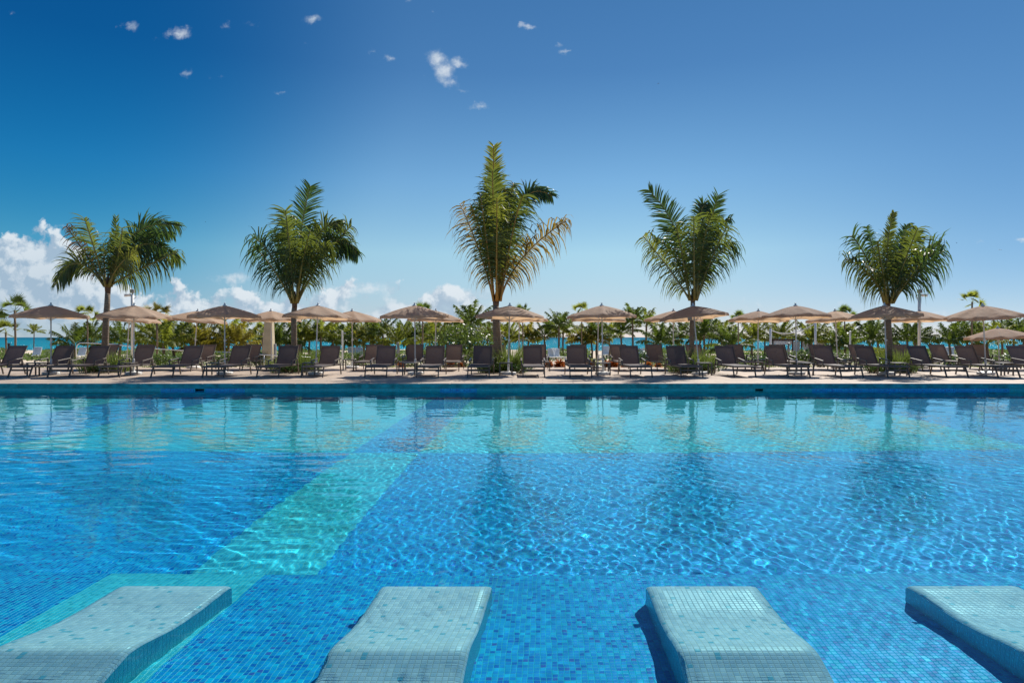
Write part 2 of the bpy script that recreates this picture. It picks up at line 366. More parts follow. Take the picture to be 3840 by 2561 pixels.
M_RACH = simple('frond_stalk', (.26, .20, .045), .45, .25, 2.)
M_RACHY = simple('frond_stalk_orange', (.46, .22, .035), .45, .25, 2.)
def mk_trunk():
    m, t, b = newmat('palm_trunk'); v = objco(t)
    s = t.node('ShaderNodeSeparateXYZ'); t.l.new(v, s.inputs[0])
    n = t.noise(v, 7, 5, .65)
    z = t.math('ADD', t.math('MULTIPLY', s.outputs[2], 13.), t.math('MULTIPLY', n, .9)); f = t.math('FRACT', z)
    ring = t.maprange(f, .0, .22, 0., 1.)
    c = t.mix(t.maprange(n, .3, .7), (.17, .125, .09), (.30, .235, .17)); c = t.mix(ring, (.07, .048, .035), c)
    t.put(b.inputs['Base Color'], c); b.inputs['Roughness'].default_value = .9; t.put(b.inputs['Normal'], t.bump(t.math('ADD', ring, n), .8, .02)); return m
M_TRUNK = mk_trunk()
M_TRUNK2 = simple('young_trunk', (.19, .135, .085), .9, .35, 9., bump=.5, bscale=25)
M_FIBRE = simple('leaf_sheath_fibre', (.15, .085, .05), .95, .4, 12., bump=.5)
M_BGP = [leafmat('grove_frond_olive', (.07, .11, .018), (.14, .155, .022), (.32, .36, .04), .45, .5, spec=.3),
         leafmat('grove_frond_green', (.038, .075, .016), (.080, .11, .02), (.18, .25, .03), .4, .5, spec=.3),
         leafmat('grove_frond_gold', (.10, .10, .018), (.16, .13, .022), (.36, .32, .035), .45, .5, spec=.3)]
M_SHR = [leafmat('shrub_leaf_green', (.034, .065, .016), (.075, .11, .022), (.15, .22, .03), .35, .4, 4.),
         leafmat('shrub_leaf_lime', (.085, .12, .02), (.15, .17, .025), (.28, .32, .035), .4, .4, 4.),
         leafmat('shrub_leaf_dark', (.018, .05, .018), (.035, .08, .022), (.08, .16, .03), .3, .4, 4.)]
M_CROT = leafmat('croton_leaf', (.28, .05, .02), (.42, .17, .02), (.5, .14, .03), .3, .4, 12.)
M_GRASS = leafmat('ornamental_grass', (.05, .085, .02), (.10, .13, .03), (.2, .27, .05), .35)
M_DUNE = leafmat('dune_scrub', (.045, .085, .022), (.10, .135, .03), (.17, .26, .05), .3, .6, .25)
M_STEM = simple('woody_stem', (.15, .11, .075), .9, .3, 8.)
# ------------------------------------------------------------------ pool basin
SH_Y, FAR_Y, X0, X1, Y0 = 4.51, 10.1, -19.0, 19.0, -3.0
D_SH, D_DEEP = -.35, -1.4
SK = .048
def skx(x0, Y): return x0 + SK*(Y-4)
fl = MB()
def floorq(xa, xb, ya, yb, z, mi, skewa=True, skewb=True):
    P = [(skx(xa, ya) if skewa else xa, ya), (skx(xb, ya) if skewb else xb, ya), (skx(xb, yb) if skewb else xb, yb), (skx(xa, yb) if skewa else xa, yb)]
    fl.quad(*[(x, y, z) for x, y in P], uv=[((x-SK*(y-4))/TILE, y/TILE) for x, y in P], mi=mi)
S0, S1 = -2.67, -1.66
for ya, yb, z, tq in ((Y0, SH_Y, D_SH, 0), (SH_Y, FAR_Y, D_DEEP, 0)):
    floorq(X0, S0, ya, yb, z, 0, skewa=False); floorq(S0, S1, ya, yb, z, 1); floorq(S1, X1, ya, yb, z, 0, skewb=False)
off = SK*(WALL_Y-4)
patches = [(-9.6-off, -7.3-off), (S0, S1), (8.2-off, 13.6-off)]
xs = [X0] + [q for p in patches for q in p] + [X1]
for i in range(len(xs)-1):
    floorq(xs[i], xs[i+1], FAR_Y, WALL_Y, D_DEEP, 0 if i % 2 else 1, skewa=i > 0, skewb=i < len(xs)-2)
pf = fl.build('pool_floor', [M_BLUE, M_TURQ]); tag(pf, 'blue mosaic pool floor with turquoise bands', kind='structure')
fl = MB()   # step between shelf and deep part
for xa, xb, mi in ((X0, skx(S0, SH_Y), 0), (skx(S0, SH_Y), skx(S1, SH_Y), 1), (skx(S1, SH_Y), X1, 0)):
    fl.quad((xa, SH_Y, D_DEEP), (xb, SH_Y, D_DEEP), (xb, SH_Y, D_SH), (xa, SH_Y, D_SH), uv=[(xa/TILE, 0), (xb/TILE, 0), (xb/TILE, 37), (xa/TILE, 37)], mi=mi)
ps = fl.build('pool_step', [M_BLUE, M_TURQ]); tag(ps, 'mosaic riser of the shallow pool ledge', kind='structure')
fl = MB()   # far wall in zones, side walls, near wall
segs = [X0, -9.6, -7.3, skx(S0, WALL_Y), skx(S1, WALL_Y), 8.2, 13.6, X1]
WT = .058   # top of the tiled part of the wall; the coping face is above
HOLES = [(-8.53, .135), (PX(2847, WALL_Y), .12)]
def wallq(xa, xb, za, zb, mi):
    fl.quad((xa, WALL_Y, za), (xb, WALL_Y, za), (xb, WALL_Y, zb), (xa, WALL_Y, zb), uv=[(xa/TILE, za/TILE), (xb/TILE, za/TILE), (xb/TILE, zb/TILE), (xa/TILE, zb/TILE)], mi=mi)
for i in range(len(segs)-1):
    wallq(segs[i], segs[i+1], D_DEEP, -.07, 0 if i % 2 else 1)
    cuts = [segs[i]]
    for hx, hw in HOLES:
        if segs[i] < hx < segs[i+1]: cuts += [hx-hw, hx+hw]
    cuts.append(segs[i+1])
    for k in range(0, len(cuts), 2): wallq(cuts[k], cuts[k+1], -.07, WT, 0 if i % 2 else 1)
for x in (X0, X1):
    zz = [(Y0, SH_Y, D_SH), (SH_Y, WALL_Y, D_DEEP)]
    for ya, yb, z in zz: fl.quad((x, ya, z), (x, yb, z), (x, yb, DECK-.14), (x, ya, DECK-.14), uv=[(ya/TILE, z/TILE), (yb/TILE, z/TILE), (yb/TILE, 2), (ya/TILE, 2)], mi=1)
fl.quad((X0, Y0, D_SH), (X1, Y0, D_SH), (X1, Y0, DECK-.14), (X0, Y0, DECK-.14), uv=[(X0/TILE, 0), (X1/TILE, 0), (X1/TILE, 14), (X0/TILE, 14)], mi=1)
pw = fl.build('pool_wall', [M_BLUE, M_TEALW]); tag(pw, 'tiled pool wall with blue and teal mosaic', kind='structure')

# water surface: real ripples on a fan-shaped fine grid, coarse sheets outside the view
rng = np.random.default_rng(11)
W1 = []; W2 = []; W3 = []
for k in range(60):      # rippled field on the right and centre (crests run roughly away from the camera)
    lam = .062*(.30/.062)**rng.random(); th = rng.normal(R(18), .55); W1.append((2*math.pi/lam, th, rng.random()*6.28, lam))
for k in range(34):      # calmer, sideways ripples on the left
    lam = .085*(.6/.085)**rng.random(); th = rng.normal(R(92), .5); W2.append((2*math.pi/lam, th, rng.random()*6.28, lam))
for k in range(18):      # long gentle swell everywhere
    lam = .7*(2.6/.7)**rng.random(); th = rng.random()*3.14; W3.append((2*math.pi/lam, th, rng.random()*6.28, lam))
def wsum(W, X, Y):
    Z = np.zeros_like(X)
    for k, th, p, lam in W: Z += lam*np.cos(k*(X*math.cos(th)+Y*math.sin(th))+p)
    return Z
def waterz(X, Y):
    wx = X + .10*np.sin(Y*1.1+.4*X) + .035*(Y-8)**2*np.clip(1.3-.06*Y, .2, 1) ; wy = Y + .10*np.sin(X*1.3+.5*Y)
    m = 1/(1+np.exp(-(X + .12*Y + .8 + .6*np.sin(Y*.7))/.9))       # 0 left, 1 right
    near = np.clip((Y-3.6)/2.2, .0, 1.)                              # ripples calm down over the shallow ledge
    a1 = .00047*m*(.8+.2*near)*(1-.45*np.clip((Y-9)/8, 0, 1)); a2 = .00082*(1-.68*m)*(.75+.25*near)
    return a1*wsum(W1, wx, wy) + a2*wsum(W2, wx, wy)*(.65+.35*np.sin(wx*2.1+wy*.8)) + .00028*wsum(W3, X, Y)
ys = [1.9]
while ys[-1] < WALL_Y: ys.append(ys[-1]+.005+.0019*ys[-1])
ys = np.array(ys); ys = 1.9+(ys-1.9)*(WALL_Y-1.9)/(ys[-1]-1.9)
us = np.linspace(-1, 1, 1300)
Yg, Ug = np.meshgrid(ys, us, indexing='ij')
Xg = Ug*(.80*Yg+1.6+ (19-.80*WALL_Y-1.6)*((Yg-1.9)/(WALL_Y-1.9))**6)
Zg = waterz(Xg, Yg)
edge = np.clip((1-np.abs(Ug))/.02, 0, 1)*np.clip((Yg-1.9)/.1, 0, 1); Zg *= edge
ny, nx = Xg.shape; idx = np.arange(nx*ny).reshape(ny, nx)
q = np.stack([idx[:-1, :-1], idx[:-1, 1:], idx[1:, 1:], idx[1:, :-1]], -1).reshape(-1, 4)
vv = np.stack([Xg, Yg, Zg], -1).reshape(-1, 3)
# coarse surroundings (left, right, behind), sharing the fan's edge rows
def side(sgn):
    col = idx[:, 0 if sgn < 0 else -1]; base = len(side.v)
    outer = [(sgn*19.0, y, 0.) for y in ys]; st = side.n; side.v += outer; side.n += len(outer); o = np.arange(st, st+len(outer))
    qq = np.stack([o[:-1], col[:-1], col[1:], o[1:]], -1) if sgn < 0 else np.stack([col[:-1], o[:-1], o[1:], col[1:]], -1)
    return qq
side.v = []; side.n = len(vv)
qs = [q, side(-1), side(1)]
b0 = side.n; side.v += [(-19., Y0, 0.), (-19., 1.9, 0.), (vv[idx[0, 0]][0], 1.9, 0.), (vv[idx[0, -1]][0], 1.9, 0.), (19., 1.9, 0.), (19., Y0, 0.), (vv[idx[0, 0]][0], Y0, 0.), (vv[idx[0, -1]][0], Y0, 0.)]
qs.append(np.array([[b0, b0+6, b0+2, b0+1], [b0+6, b0+7, b0+3, b0+2], [b0+7, b0+5, b0+4, b0+3]]))
water = npmesh('pool_water', np.vstack([vv, np.array(side.v)]), np.vstack(qs), M_WATER, smooth=True)
tag(water, 'clear rippled pool water', kind='structure')
water.cycles.is_caustics_caster = True
for o in (pf, ps, pw): o.cycles.is_caustics_receiver = True

# ------------------------------------------------------------------ deck, coping, terrain, sea
BACK = 28.6
dk = MB()
CW = .42
def top(xa, xb, ya, yb, z=DECK): dk.quad((xa, ya, z), (xb, ya, z), (xb, yb, z), (xa, yb, z))
top(-45, 45, WALL_Y+CW, BACK); top(-45, X0-CW, -9, WALL_Y+CW); top(X1+CW, 45, -9, WALL_Y+CW); top(X0-CW, X1+CW, -9, Y0-CW)
dk.quad((-45, BACK, -1), (45, BACK, -1), (45, BACK, DECK), (-45, BACK, DECK))
deck = dk.build('pool_deck', M_DECK); tag(deck, 'beige stone terrace around the pool', kind='structure')
cp = MB()
OV = .03
def cope(c, size): cp.box(c, size, bev=.012)
n = 46; L = (X1-X0+2*CW)/n
for i in range(n): cope((X0-CW+L*(i+.5), WALL_Y-OV+(CW+OV)/2, DECK-.066+.002), (L-.004, CW+OV-.003, .132))
for sx_ in (-1, 1):
    m_ = 24; L2 = (WALL_Y-OV-Y0)/m_
    for i in range(m_): cope((sx_*(19+CW/2-OV/2), Y0+L2*(i+.5), DECK-.064), (CW+OV-.003, L2-.004, .132))
for i in range(n): cope((X0-CW+L*(i+.5), Y0-CW/2+OV/2, DECK-.064), (L-.004, CW+OV-.003, .132))
cope_o = cp.build('pool_coping', M_COPE); tag(cope_o, 'pale stone coping along the pool edge', kind='structure')
fc = MB(); fc.box((0, WALL_Y-OV-.002, DECK-.066), (38, .012, .118), bev=0)
fo = fc.build('pool_coping_face', M_COPEF); tag(fo, 'dark teal wet face of the pool edge', kind='structure')

def ground_z(X, Y):
    z = np.interp(Y, [BACK-.5, BACK+1, 34, 45, 60, 100, 121, 132, 400], [.10, .10, .08, -.10, -.45, -.70, -.80, -1.6, -3.])
    n_ = .10*np.sin(X*.31+1.3)*np.sin(Y*.23+X*.07)+.07*np.sin(X*.83+Y*.4)
    return z + n_*np.clip((Y-30)/20, 0, 1)*np.clip((126-Y)/6, 0, 1)
gy = np.concatenate([np.linspace(BACK-.02, 60, 60), np.linspace(61, 132, 70), [400.]])
gx = np.concatenate([[-900, -400.], np.linspace(-110, 110, 160), [400, 900.]])
Xg2, Yg2 = np.meshgrid(gx, gy)
g = gridmesh('ground', Xg2, Yg2, ground_z(Xg2, Yg2), M_SAND); tag(g, 'pale beach sand behind the pool terrace', kind='structure')
gb = MB(); gb.quad((-900, -400, -1.9), (900, -400, -1.9), (900, BACK, -1.9), (-900, BACK, -1.9)); gbo = gb.build('lower_ground', M_SAND); tag(gbo, kind='structure')
SEA = -.74
sy = np.array([112, 130, 160, 220, 320, 500, 900, 2000, 6000, 20000, 45000.]); sxx = np.array([-50000, -3000, -600, -200, 0, 200, 600, 3000, 50000.])
Xs, Ys = np.meshgrid(sxx, sy)
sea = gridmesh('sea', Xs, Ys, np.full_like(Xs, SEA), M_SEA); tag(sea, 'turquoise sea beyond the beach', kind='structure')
# far low islands
rr = np.random.default_rng(5)
for (pa, pb, h) in ((2820, 3190, 24.), (3340, 3480, 15.)):
    Yi = 3800.; xa, xb = PX(pa, Yi), PX(pb, Yi); k = 60
    xsI = np.linspace(xa, xb, k); prof = h*np.clip(np.sin(np.linspace(0, math.pi, k)), 0, 1)**.5*(.35+.5*rr.random(k))
    prof = np.convolve(prof, [.25, .5, .25], 'same'); prof[0] = prof[-1] = 0
    Y3 = np.array([0, 60, 200, 340, 400.]); sh = np.array([0, .8, 1, .8, 0])
    XX, DD = np.meshgrid(xsI, Y3); ZZ = SEA-1+sh[:, None]*(prof[None, :]+1)
    isl = gridmesh('far_island', XX, Yi+DD, ZZ, M_LAND); tag(isl, 'low hazy green island on the sea horizon', kind='structure')

# ------------------------------------------------------------------ tiled loungers in the shallow water
def pool_lounger(label, x0_, angdeg, yr=3.17):
    root = empty('pool_lounger', (x0_, yr, 0)); tag(root, label, 'pool lounger', 'tiled loungers built into the shallow ledge')
    sh = math.tan(R(angdeg)); W = .655; hw = W/2
    prof = [(-1.05, -.335), (-.9, -.325), (-.6, -.292), (-.45, -.258), (-.34, -.212), (-.26, -.17), (-.19, -.132), (-.13, -.094), (-.085, -.062), (-.060, -.041), (-.040, -.026), (-.022, -.014), (-.004, -.0075), (.018, -.0055), (.045, -.0055), (.07, -.009), (.10, -.016), (.14, -.029), (.19, -.047), (.25, -.067), (.32, -.083), (.40, -.092), (.48, -.094), (.56, -.088), (.64, -.076), (.72, -.062), (.79, -.052), (.84, -.049)]
    s = [0.]
    for i in range(1, len(prof)): s.append(s[-1]+math.hypot(prof[i][0]-prof[i-1][0], prof[i][1]-prof[i-1][1]))
    r = .035; cross = [(-hw, -r), (-hw+.010, -.011), (-hw+r, 0)] + [(-hw+r+(W-2*r)*k/10, 0) for k in range(1, 10)] + [(hw-r, 0), (hw-.010, -.011), (hw, -r)]
    cs = [0.]
    for i in range(1, len(cross)): cs.append(cs[-1]+math.hypot(cross[i][0]-cross[i-1][0], cross[i][1]-cross[i-1][1]))
    u0 = .5*TILE
    m = MB()
    rows = [[(x+sh*y, y, z+dz) for x, dz in cross] for y, z in prof]
    # rounded far end
    yE, zE = prof[-1]
    rows.append([(x+sh*(yE+.022), yE+.022, zE+dz-.010) for x, dz in cross]); s.append(s[-1]+.025)
    rows.append([(x+sh*(yE+.032), yE+.032, zE+dz-.032) for x, dz in cross]); s.append(s[-1]+.025)
    nr, nc = len(rows), len(cross)
    for i in range(nr-1):
        for j in range(nc-1):
            m.quad(rows[i][j], rows[i][j+1], rows[i+1][j+1], rows[i+1][j], uv=[((cs[a]+u0)/TILE, s[b]/TILE) for a, b in ((j, i), (j+1, i), (j+1, i+1), (j, i+1))])
    o1 = m.build('seat_surface', M_PALE, root, smooth=True)
    # merge doubles for smooth shading
    import bmesh
    bm = bmesh.new(); bm.from_mesh(o1.data); bmesh.ops.remove_doubles(bm, verts=bm.verts, dist=1e-5); bm.to_mesh(o1.data); bm.free()
    m = MB(); zb = D_SH+.003
    for side_ in (0, -1):
        for i in range(nr-1):
            a, b = rows[i][side_], rows[i+1][side_]
            a = (a[0], a[1], a[2]); P = [(a[0], a[1], zb), (b[0], b[1], zb), b, a]
            if side_ == -1: P = P
            m.quad(*P, uv=[(p[1]/TILE, (p[2])/TILE) for p in P])
    for row in (rows[-1], rows[0]):
        for j in range(nc-1):
            P = [(row[j][0], row[j][1], zb), (row[j+1][0], row[j+1][1], zb), row[j+1], row[j]]
            m.quad(*P, uv=[(p[0]/TILE, p[2]/TILE) for p in P])
    o2 = m.build('side_wall', M_TEALW, root)
    for o in (o1, o2): o.cycles.is_caustics_receiver = True
pool_lounger('tiled lounger in the water lying over the turquoise stripe, cut off by the left edge', -2.10, 7.2)
pool_lounger('tiled lounger in the water, second from the left, whole head end in view', -.527, 5.4)
pool_lounger('tiled lounger in the water, third from the left, with a dark shadow beside it', 1.095, 1.7)
pool_lounger('tiled lounger in the water cut off by the right edge of the view', 2.69, -1.7)

# ------------------------------------------------------------------ skimmers in the pool wall
for k, (hx, hw) in enumerate(HOLES):
    root = empty('pool_skimmer', (hx, WALL_Y, 0)); tag(root, ('skimmer opening in the pool wall inside a dark blue tile patch', 'skimmer opening in the pool wall inside a plain teal tile band')[k], 'pool skimmer', 'skimmer openings in the pool wall')
    m = MB(); d = .22
    m.quad((-hw, d, -.07), (hw, d, -.07), (hw, d, WT), (-hw, d, WT)); m.quad((-hw, 0, -.07), (-hw, d, -.07), (-hw, d, WT), (-hw, 0, WT)); m.quad((hw, 0, -.07), (hw, d, -.07), (hw, d, WT), (hw, 0, WT)); m.quad((-hw, 0, WT), (hw, 0, WT), (hw, d, WT), (-hw, d, WT)); m.quad((-hw, 0, -.07), (hw, 0, -.07), (hw, d, -.07), (-hw, d, -.07))
    m.build('throat', M_DARK, root)
    m = MB(); w = .022
    for x in (-hw, hw): m.box((x, -.008, -.004), (w, .02, .13), bev=.003)
    m.box((0, -.008, WT-.004), (hw*2-w-.002, .02, .016), bev=.003)
    m.build('frame', (M_BLUE, M_TEALW)[k], root)

# ------------------------------------------------------------------ terrace sun loungers
def make_lounger(sling, name='sun_lounger'):
    root = empty(name)
    m = MB()                                   # seat frame: two side rails, cross bars
    for s_ in (-1, 1): m.bar((s_*.315, -1.84, .335), (s_*.345, .32, .335), .03, .055)
    m.bar((-.30, -1.83, .335), (.30, -1.83, .335), .03, .05); m.bar((-.32, -1.72, .225), (.32, -1.72, .225), .03, .055)
    m.bar((-.33, .30, .335), (.33, .30, .335), .03, .05); m.bar((-.30, -.9, .318), (.30, -.9, .318), .03, .03)
    m.bar((-.20, .27, .33), (-.24, .20, .62), .022, .022); m.bar((.20, .27, .33), (.24, .20, .62), .022, .022)
    m.build('frame', M_FRAME, root)
    m = MB()                                   # sagging seat sling
    N = 14; K = 6
    P = [[((-.305+.61*j/K), -1.82+1.82*i/N, .362-.022*math.sin(math.pi*i/N)*math.sin(math.pi*j/K)) for j in range(K+1)] for i in range(N+1)]
    for i in range(N):
        for j in range(K): m.quad(P[i][j], P[i][j+1], P[i+1][j+1], P[i+1][j])
    m.build('seat', sling, root, smooth=True)
    m = MB()                                   # backrest sling
    N = 8; P = [[((-.302+.604*j/K), .39*i/N+.025*math.sin(math.pi*i/N)*math.sin(math.pi*j/K), .35+.62*i/N) for j in range(K+1)] for i in range(N+1)]
    for i in range(N):
        for j in range(K): m.quad(P[i][j], P[i][j+1], P[i+1][j+1], P[i+1][j])
    bk = m.build('backrest', sling, root, smooth=True)
    m = MB()
    for s_ in (-1, 1): m.bar((s_*.312, -.01, .335), (s_*.312, .396, .972), .022, .035)
    m.bar((-.30, .394, .962), (.30, .394, .962), .022, .022)
    m.build('backrest_frame', M_FRAME, bk)
    for s_ in (-1, 1):
        m = MB(); m.bar((s_*.335, -1.66, .33), (s_*.34, -1.82, .0), .035, .05); m.build('leg', M_FRAME, root)
        m = MB(); m.bar((s_*.385, .02, .54), (s_*.385, .20, .0), .035, .05); m.build('leg', M_FRAME, root)
        m = MB(); m.bar((s_*.385, .05, .552), (s_*.385, -.60, .478), .055, .028); m.bar((s_*.385, -.575, .47), (s_*.375, -.575, .335), .035, .035); m.bar((s_*.385, -.575, .335), (s_*.34, -.575, .335), .03, .03)
        m.build('armrest', M_FRAME, root)
    return root
ORD = 'first second third fourth fifth sixth seventh eighth ninth tenth eleventh twelfth thirteenth fourteenth fifteenth sixteenth seventeenth eighteenth nineteenth twentieth twenty-first twenty-second twenty-third twenty-fourth twenty-fifth twenty-sixth twenty-seventh twenty-eighth twenty-ninth thirtieth thirty-first thirty-second thirty-third thirty-fourth thirty-fifth thirty-sixth thirty-seventh thirty-eighth thirty-ninth fortieth forty-first forty-second forty-third forty-fourth forty-fifth forty-sixth forty-seventh forty-eighth forty-ninth fiftieth fifty-first fifty-second fifty-third fifty-fourth fifty-fifth fifty-sixth fifty-seventh fifty-eighth fifty-ninth sixtieth'.split()
FY, BY = 23.2, 27.0
front_px = [69, 244, 377, 551, 731, 909, 1085, 1243, 1451, 1633, 1810, 1996.5, 2158, 2357, 2531, 2715, 2902, 3079, 3238, 3434, 3613, 3810]
back_px = [419, 547, 780, 949, 1101, 1404, 1560, 1704, 1867, 2018, 2169, 2319, 2452, 2599, 2754, 2914, 3060, 3207, 3372, 3508, 3660, 3850]
protoF = make_lounger(M_SLING); protoB = make_lounger(M_SLING_BACKLIT)
for lst, Yb, proto, row in ((front_px, FY, protoF, 'front'), (back_px, BY, protoB, 'back')):
    for i, px in enumerate(lst):
        o = proto if i == 0 else copy_tree(proto)
        o.location = (PX(px, Yb+.38), Yb+random.uniform(-.05, .05), DECK+.001); o.rotation_euler = (0, 0, R(random.uniform(-1.5, 1.5)))
        tag(o, f'charcoal mesh sun lounger in the {row} row on the terrace, {ORD[i]} from the left', 'sun lounger', f'sun loungers in the {row} row on the terrace')

# ------------------------------------------------------------------ side tables
def make_table():
    root = empty('side_table')
    m = MB(); m.box((0, 0, .405), (.45, .45, .03), bev=.006); m.build('table_top', M_FRAME, root)
    for sx2 in (-1, 1):
        for sy2 in (-1, 1):
            m = MB(); m.box((sx2*.2, sy2*.2, .195), (.04, .04, .388), bev=.004); m.build('leg', M_FRAME, root)
    return root
tf = [140, 479, 807, 1164, 1536, 1897, 2262, 2640, 3018, 3366, 3761]
tb = [988, 1311, 2247, 2845, 3176]
pt = make_table(); first = True
for lst, Yt, row in ((tf, 22.75, 'front'), (tb, 26.2, 'back')):
    for i, px in enumerate(lst):
        o = pt if first else copy_tree(pt); first = False
        o.location = (PX(px, Yt), Yt, DECK+.001)
        tag(o, f'low dark side table between {row} row loungers, {ORD[i]} from the left', 'side table', f'side tables of the {row} row')

# ------------------------------------------------------------------ umbrellas
def make_umbrella(seed, short=0.0):
    rnd = random.Random(seed); root = empty('beach_umbrella')
    NS = 8; SUB = 6; NR = 7; RAD = 1.16; ztop = 2.335-short; drop = .345; a0 = rnd.uniform(0, .785)
    root['top'] = ztop
    ph = [rnd.uniform(0, 6.28) for _ in range(6)]
    def pt_(a, f):
        k = (a/(2*math.pi/NS)) % 1.0
        pol = math.cos(math.pi/NS)/math.cos((k-.5)*2*math.pi/NS)          # octagon outline
        bow = 1-.035*math.sin(math.pi*k)*f                                 # cloth pulled in between ribs
        r_ = RAD*f*(1+(pol-1))*bow/1.0*1.0
        sag = -.045*math.sin(math.pi*k)*f*(1-f*.3) + .008*math.sin(5*a+ph[0]+6*f)*f
        z = ztop - drop*(f**1.25) + sag
        return (r_*math.cos(a+a0), r_*math.sin(a+a0), z)
    m = MB(); n = NS*SUB
    rings = [[pt_(2*math.pi*i/n, max(f, .015)) for i in range(n)] for f in [j/NR for j in range(NR+1)]]
    # scalloped valance, hanging and wind-blown
    val = []
    for lv in (1, 2, 3):
        row = []
        for i in range(n):
            a = 2*math.pi*i/n; k = (a/(2*math.pi/NS)) % 1.0; x, y, z = rings[NR][i]
            sc_ = 1-math.sin(math.pi*k)**.8 ; d = (.050+.055*sc_)*lv/3; out = 1+.012*lv*math.sin(9*a+ph[1])+.008*lv*math.sin(23*a+ph[2])+.006*lv
            row.append((x*out, y*out, z-d))
        val.append(row)
    allr = rings+val
    for r_ in range(len(allr)-1):
        for i in range(n): j = (i+1) % n; m.quad(allr[r_][i], allr[r_][j], allr[r_+1][j], allr[r_+1][i])
    cnp = m.build('canopy', M_CANVAS, root, smooth=False)
    import bmesh
    bm = bmesh.new(); bm.from_mesh(cnp.data); bmesh.ops.remove_doubles(bm, verts=bm.verts, dist=1e-5); bm.to_mesh(cnp.data); bm.free()
    for p in cnp.data.polygons: p.use_smooth = True
    m = MB()
    for i in range(NS):
        a = 2*math.pi*i/NS; pts = [pt_(a, f) for f in (.05, .3, .6, .85, .985)]; m.tube([(p[0], p[1], p[2]-.014) for p in pts], .008, 5)
        q_ = pt_(a, .5); m.tube([(0.02*math.cos(a+a0), .02*math.sin(a+a0), ztop-.5), (q_[0], q_[1], q_[2]-.02)], .006, 5)
    m.build('rib_frame', M_POLE, root)
    m = MB(); m.tube([(0, 0, .08), (0, 0, ztop+.02)], .021, 10); pole = m.build('pole', M_POLE, root, smooth=True)
    m = MB(); m.tube([(0, 0, 1.12), (0, 0, 1.20)], .032, 10); m.tube([(.02, 0, 1.16), (.07, 0, 1.16)], .012, 6); m.build('knob', M_WHITE, pole)
    m = MB(); m.lathe([(.075, ztop-.02), (.06, ztop+.018), (.022, ztop+.035), (.032, ztop+.06), (.028, ztop+.085), (.005, ztop+.10)], n=10); m.build('finial', M_POLE, root, smooth=True)
    m = MB(); m.lathe([(.255, 0), (.27, .015), (.27, .075), (.25, .092), (.07, .098), (.045, .13), (.036, .16), (.036, .52), (.028, .53)], n=20); m.build('base', M_BASE, root)
    return root
protos = [make_umbrella(1), make_umbrella(2), make_umbrella(3)]
used = [False]*3
# (base px, canopy-top px, fore-aft tilt, label)
fU = [(195, 195, 0), (500, 506, 1), (841, 841, 0), (1184, 1191, -1), (1558, 1556, 1), (1906, 1911, -1), (2261, 2256, 0), (2623, 2602, -2), (2989, 2986, -1), (3322, 3316, -1), (3697, 3676, 2)]
bU = [(470, 484, 0), (725, 743, 1), (1018, 1016, 0), (1320, 1322, 2), (1631, 1634, 0), (1946, 1947, 0), (2241, 2243, 0), (2524, 2524, 0), (2841, 2844, -1), (3142, 3133, -1), (3450, 3448, -1), (3747, 3734, 0)]
k = 0
for lst, Yu, row in ((fU, 23.1, 'front'), (bU, 27.8, 'back')):
    for i, (pb, ptp, tl) in enumerate(lst):
        short = row == 'back' and i == 11
        if short: o = make_umbrella(9, .70); Yuu = 27.4
        else:
            j = k % 3; Yuu = Yu
            o = protos[j] if not used[j] else copy_tree(protos[j]); used[j] = True
        k += 1
        o.location = (PX(pb, Yuu), Yuu+random.uniform(-.06, .06), DECK+.001)
        lean = math.atan((ptp-pb)*Yuu/F/2.2)
        o.rotation_mode = 'ZYX'; o.rotation_euler = (R(tl*1.4), lean, R(random.uniform(-22, 22)))
        nm = f'{ORD[i]} from the left'
        lab = f'tan canvas umbrella of the {row} row, {nm}' if not short else 'low tan umbrella lowered to head height at the right end of the back row'
        if row == 'front' and i == 7: lab = 'tan front row umbrella on a leaning pole beside the fourth tall palm'
        if row == 'front' and i == 10: lab = 'tan umbrella tilted on its slanting pole at the right end of the front row'
        tag(o, lab, 'umbrella', f'canvas umbrellas of the {row} row')
# ------------------------------------------------------------------ palms
def leaf_strip(V, Fc, p, d, L, w, hang, nrm, segs=4, g=Vector((0, 0, -1))):
    """one leaflet: a tapering strip that bends down by its own weight"""
    d = d.normalized(); c = p.copy(); base = len(V); wd = d.cross(nrm)
    if wd.length < 1e-3: wd = d.cross(Vector((0, 1, .1)))
    wd.normalize()
    prof = (.7, 1., 1., .8, .0) if segs == 4 else (1., .8, .0)
    for k in range(segs+1):
        ww = w*.5*prof[k]
        if k == segs: V.append(tuple(c))
        else: a = c-wd*ww; b = c+wd*ww; V.append(tuple(a)); V.append(tuple(b))
        d = (d + g*hang*(1.0/segs)*(1+.6*k)).normalized(); c = c + d*(L/segs)
    for k in range(segs-1): i = base+2*k; Fc.append((i, i+1, i+3, i+2))
    i = base+2*(segs-1); Fc.append((i, i+1, i+2, i+2))
def tri_fix(F): return [tuple(f[:3]) if f[2] == f[3] else f for f in F]
def build_leafmesh(name, V, Fc, mat, parent, extra=None):
    me = bpy.data.meshes.new(name); me.from_pydata(V, [], tri_fix(Fc)); me.materials.append(mat)
    me.update(); o = bpy.data.objects.new(name, me); COL.objects.link(o); o.parent = parent; return o
def bez(p0, p1, p2, f): return p0*(1-f)**2 + p1*2*f*(1-f) + p2*f*f
